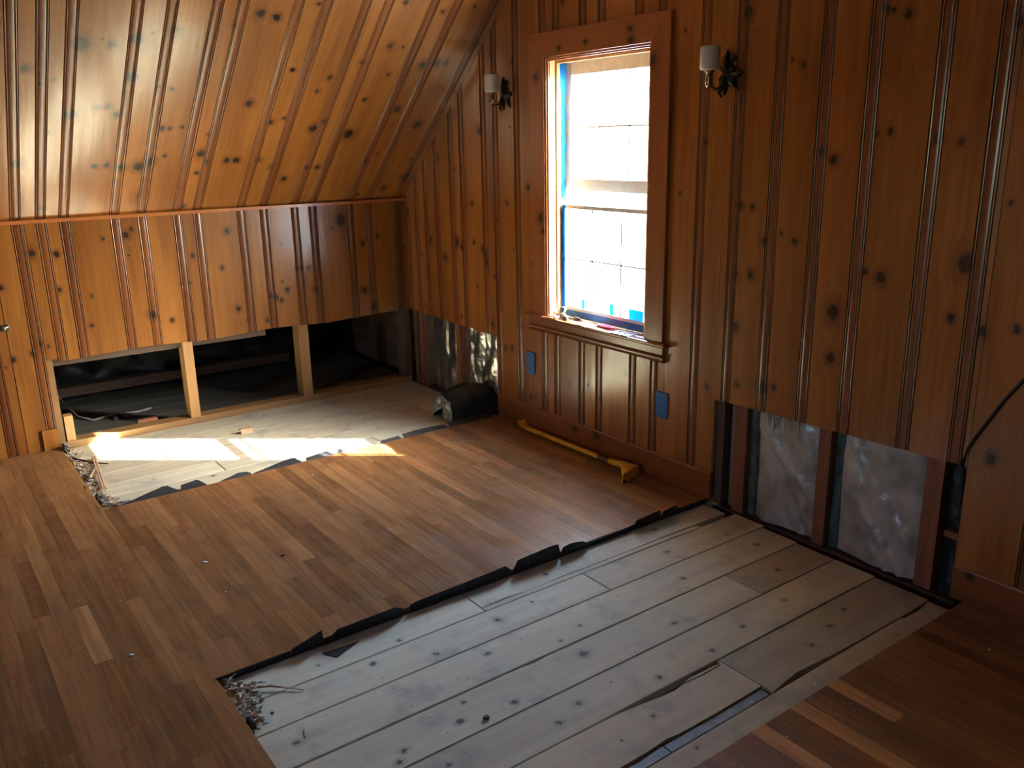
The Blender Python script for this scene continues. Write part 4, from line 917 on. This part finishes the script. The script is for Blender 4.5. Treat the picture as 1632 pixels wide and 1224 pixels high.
stick('splinter', [(1.895, 2.745, SUBZ + .002), (1.905, 2.775, SUBZ + .002)], [.0022, .0018], 'short pale wood sliver on the grey planks, nearest the oak corner', lathm)
# small chips lying about
def chip(x, y, z, s, mat, label, seed, name='chip'):
    r_ = random.Random(seed); n = 6; m = MB()
    pts = [(s * (0.6 + 0.5 * r_.random()) * math.cos(2 * math.pi * k / n), s * 0.7 * (0.6 + 0.5 * r_.random()) * math.sin(2 * math.pi * k / n)) for k in range(n)]
    m.prism(pts, 0, s * 0.35, fn=lambda a, b, h: (a, b, h + a * 0.15 + 0.15 * s)); o = m.build(name, mat); o.location = (x, y, z); return tag(o, label, 'chip')
chip(1.823, 1.695, 0, 0.010, chipm, 'pale flake on the middle of the oak floor', 1)
chip(1.582, 1.817, 0, 0.008, barkm, 'dark crumb on the oak floor, centre of the middle section', 2)
chip(2.173, 2.150, 0, 0.009, chipm, 'whitish crumb on the oak floor, left of the big opening', 3)
chip(0.556, 1.689, 0, 0.010, debm, 'small tan leaf-shaped chip on the oak floor before the yellow bar', 4)
chip(0.205, 3.640, 0, 0.007, chipm, 'white crumb on the oak floor at the lower right', 5)
chip(0.345, 1.228, 0, 0.007, barkm, 'reddish crumb on the oak floor beside the crossed splinters', 6)
chip(1.500, 2.993, SUBZ, 0.014, barkm, 'dark brown bark chip on a grey plank of the big opening', 7)
chip(1.180, 1.150, 0, 0.006, chipm, 'white crumb at the felt edge beside the sun patch', 8)
chip(0.030, 2.120, 0, 0.006, chipm, 'white crumb on the oak by the baseboard, past the bar head', 9)
chip(1.91, 2.475, SUBZ, 0.006, chipm, 'white crumb on the top grey plank beside the rubble corner', 10)
r_ = random.Random(11); m = MB()
for i in range(260):
    x, y = r_.uniform(0.05, 2.75), r_.uniform(0.1, 3.9)
    if 1.88 < x < 2.04: continue
    z = 0.0 if (x > 2.03 or 0.97 < y < 2.40 or y > 3.47) else SUBZ
    s_ = r_.uniform(0.0007, 0.0024) * (1.4 if z < 0 else 1)
    m.box(-s_, s_, -s_ * .7, s_ * .7, 0, s_ * .6, r_.choice((0, 0, 1)), Matrix.Translation((x, y, z)) @ Matrix.Rotation(r_.random() * 3, 4, 'Z'))
o = m.build('crumbs', [chipm, debm]); o['kind'] = 'stuff'; tag(o, 'tiny pale crumbs scattered over oak and planks', 'debris')
# nail heads on the planks
m = MB()
for sx in (0.35, 0.81, 1.20, 1.62):
    for sy in [2.59, 2.66, 2.74, 2.82, 2.90, 2.98, 3.06, 3.14, 3.22, 3.30]:
        m.lathe([(0.0022, 0), (0.0022, 0.0004)], (sx + r_.uniform(-.012, .012), sy + r_.uniform(-.01, .01), SUBZ), 6)
o = m.build('nail_head', worn, sub); o['kind'] = 'stuff'

# --- things on the window stool
SZ = 0.6063
t = tag(empty('utility_knife', (-0.01, 1.478, SZ)), 'black and yellow folding knife at the left end of the window sill', 'knife')
t.rotation_euler = (0, 0, math.radians(62))
m = MB(); m.prism([(-0.055, -0.009), (-0.035, -0.014), (0.03, -0.012), (0.052, -0.006), (0.052, 0.007), (0.02, 0.011), (-0.04, 0.011), (-0.055, 0.006)], 0, 0.018); m.build('handle', blackrub, t, bevel=0.003)
m = MB(); m.prism([(-0.02, -0.007), (0.035, -0.005), (0.035, 0.005), (-0.02, 0.006)], 0.0182, 0.022); m.build('grip', yelplastic, t, bevel=0.002)
m = MB(); m.prism([(0.052, -0.005), (0.085, -0.001), (0.085, 0.004), (0.052, 0.006)], 0.008, 0.0095); m.build('blade', chrome, t)
m = MB(); m.sheet(16, 2, lambda u, v: (-0.030 + 0.012 * v, 1.435 + 0.035 * math.sin(u * 5.2), SZ + 0.004 + 0.052 * math.sin(u * 3.0) * (1 - 0.25 * u) + 0.002 * v), th=0.0008, nrm=(1, 0, 0))
tag(m.build('paper_curl', white, smooth=True), 'curled white paper strip standing at the left corner of the sill', 'paper')
m = MB(); m.sheet(12, 4, lambda u, v: (0.006 + 0.026 * v + 0.003 * math.sin(u * 9), 1.405 + 0.06 * u, SZ + 0.003 + 0.010 * abs(math.sin(u * 5 + v * 2))), th=0.0006, nrm=(0, 0, 1))
tag(m.build('foil_wad', foil, smooth=True), 'shiny crinkled foil scrap at the front left of the window sill', 'scrap')
t = tag(empty('screwdriver', (-0.022, 1.575, SZ + 0.005)), 'thin dark screwdriver lying behind the knife on the sill', 'screwdriver'); t.rotation_euler = (0, 0, math.radians(75))
m = MB(); m.lathe([(0.005, -0.05), (0.0075, -0.045), (0.0075, -0.01), (0.004, 0.0)], (0, 0, 0.003), 12, 'x'); m.build('handle', blackrub, t, smooth=True)
m = MB(); m.lathe([(0.002, 0.0), (0.002, 0.05), (0.003, 0.055)], (0, 0, 0.003), 8, 'x'); m.build('shank', chrome, t, smooth=True)
def cover_plate(x, y, rz, label, mat):
    m = MB(); r = 0.017
    # flat plate with two openings: built as rings round the holes
    w2, h2 = 0.035, 0.057; vs = []; fs = []
    outer = []; inner = []
    for s_ in (-1, 1):
        c = s_ * 0.0195; ring = []; rect = []
        for k in range(24):
            a = 2 * math.pi * k / 24; ring.append((min(max(r * 1.05 * math.cos(a), -0.0135), 0.0135), c + 0.0165 * math.sin(a)))
            ca, sa = math.cos(a), math.sin(a); hh = 0.0285; q = min(w2 / max(abs(ca), 1e-6), hh / max(abs(sa), 1e-6)); rect.append((q * ca, s_ * hh + q * sa))
        b = len(vs)
        for z in (0, 0.002):
            vs += [(p, q_, z) for p, q_ in ring] + [(p, q_, z) for p, q_ in rect]
        for k in range(24):
            k2 = (k + 1) % 24
            fs += [(b + k, b + 24 + k, b + 24 + k2, b + k2), (b + 48 + k, b + 48 + k2, b + 72 + k2, b + 72 + k), (b + k, b + k2, b + 48 + k2, b + 48 + k), (b + 24 + k, b + 72 + k, b + 72 + k2, b + 24 + k2)]
    m.add(vs, fs); o = m.build('cover_plate', mat); o.location = (x, y, SZ); o.rotation_euler = (0, 0, rz); return tag(o, label, 'cover plate', 'loose outlet cover plates on the sill')
cover_plate(0.004, 1.905, math.radians(4), 'bare metal outlet cover plate with two openings at the right end of the sill', platem)
cover_plate(0.006, 1.660, math.radians(-12), 'pale outlet cover plate with two openings, just left of the red tool on the sill', white)
t = tag(empty('red_clip', (-0.012, 1.768, SZ)), 'bright red plastic clip lying on the middle of the window sill', 'clip'); t.rotation_euler = (0, 0, math.radians(84))
m = MB(); m.tube([(-0.05, -0.008, 0.006), (0.03, -0.010, 0.006), (0.05, -0.004, 0.006), (0.055, 0.004, 0.006), (0.045, 0.012, 0.006), (-0.01, 0.014, 0.006), (-0.04, 0.016, 0.006)], 0.0055, 8); m.build('body', red, t, smooth=True)
m = MB(); m.tube([(-0.03, 0.0, 0.010), (0.03, 0.002, 0.010)], 0.004, 8); m.build('spring_arm', red, t, smooth=True)
for k, (x, y) in enumerate(((-0.040, 1.880), (-0.041, 1.905), (-0.039, 1.930), (-0.041, 1.955), (-0.040, 1.980))):
    m = MB(); m.lathe([(0.0004, -0.010), (0.0016, -0.007), (0.0016, 0.004), (0.0035, 0.006), (0.0035, 0.0068)], (0, 0, 0.0035), 10, 'x')
    o = m.build('screw', chrome, smooth=True); o.location = (x, y, SZ); o.rotation_euler = (0, 0, k * 1.3); tag(o, ('leftmost', 'second from the left', 'middle', 'second from the right', 'rightmost')[k] + ' of five small steel screws at the back of the sill', 'screw', 'screws on the window sill')
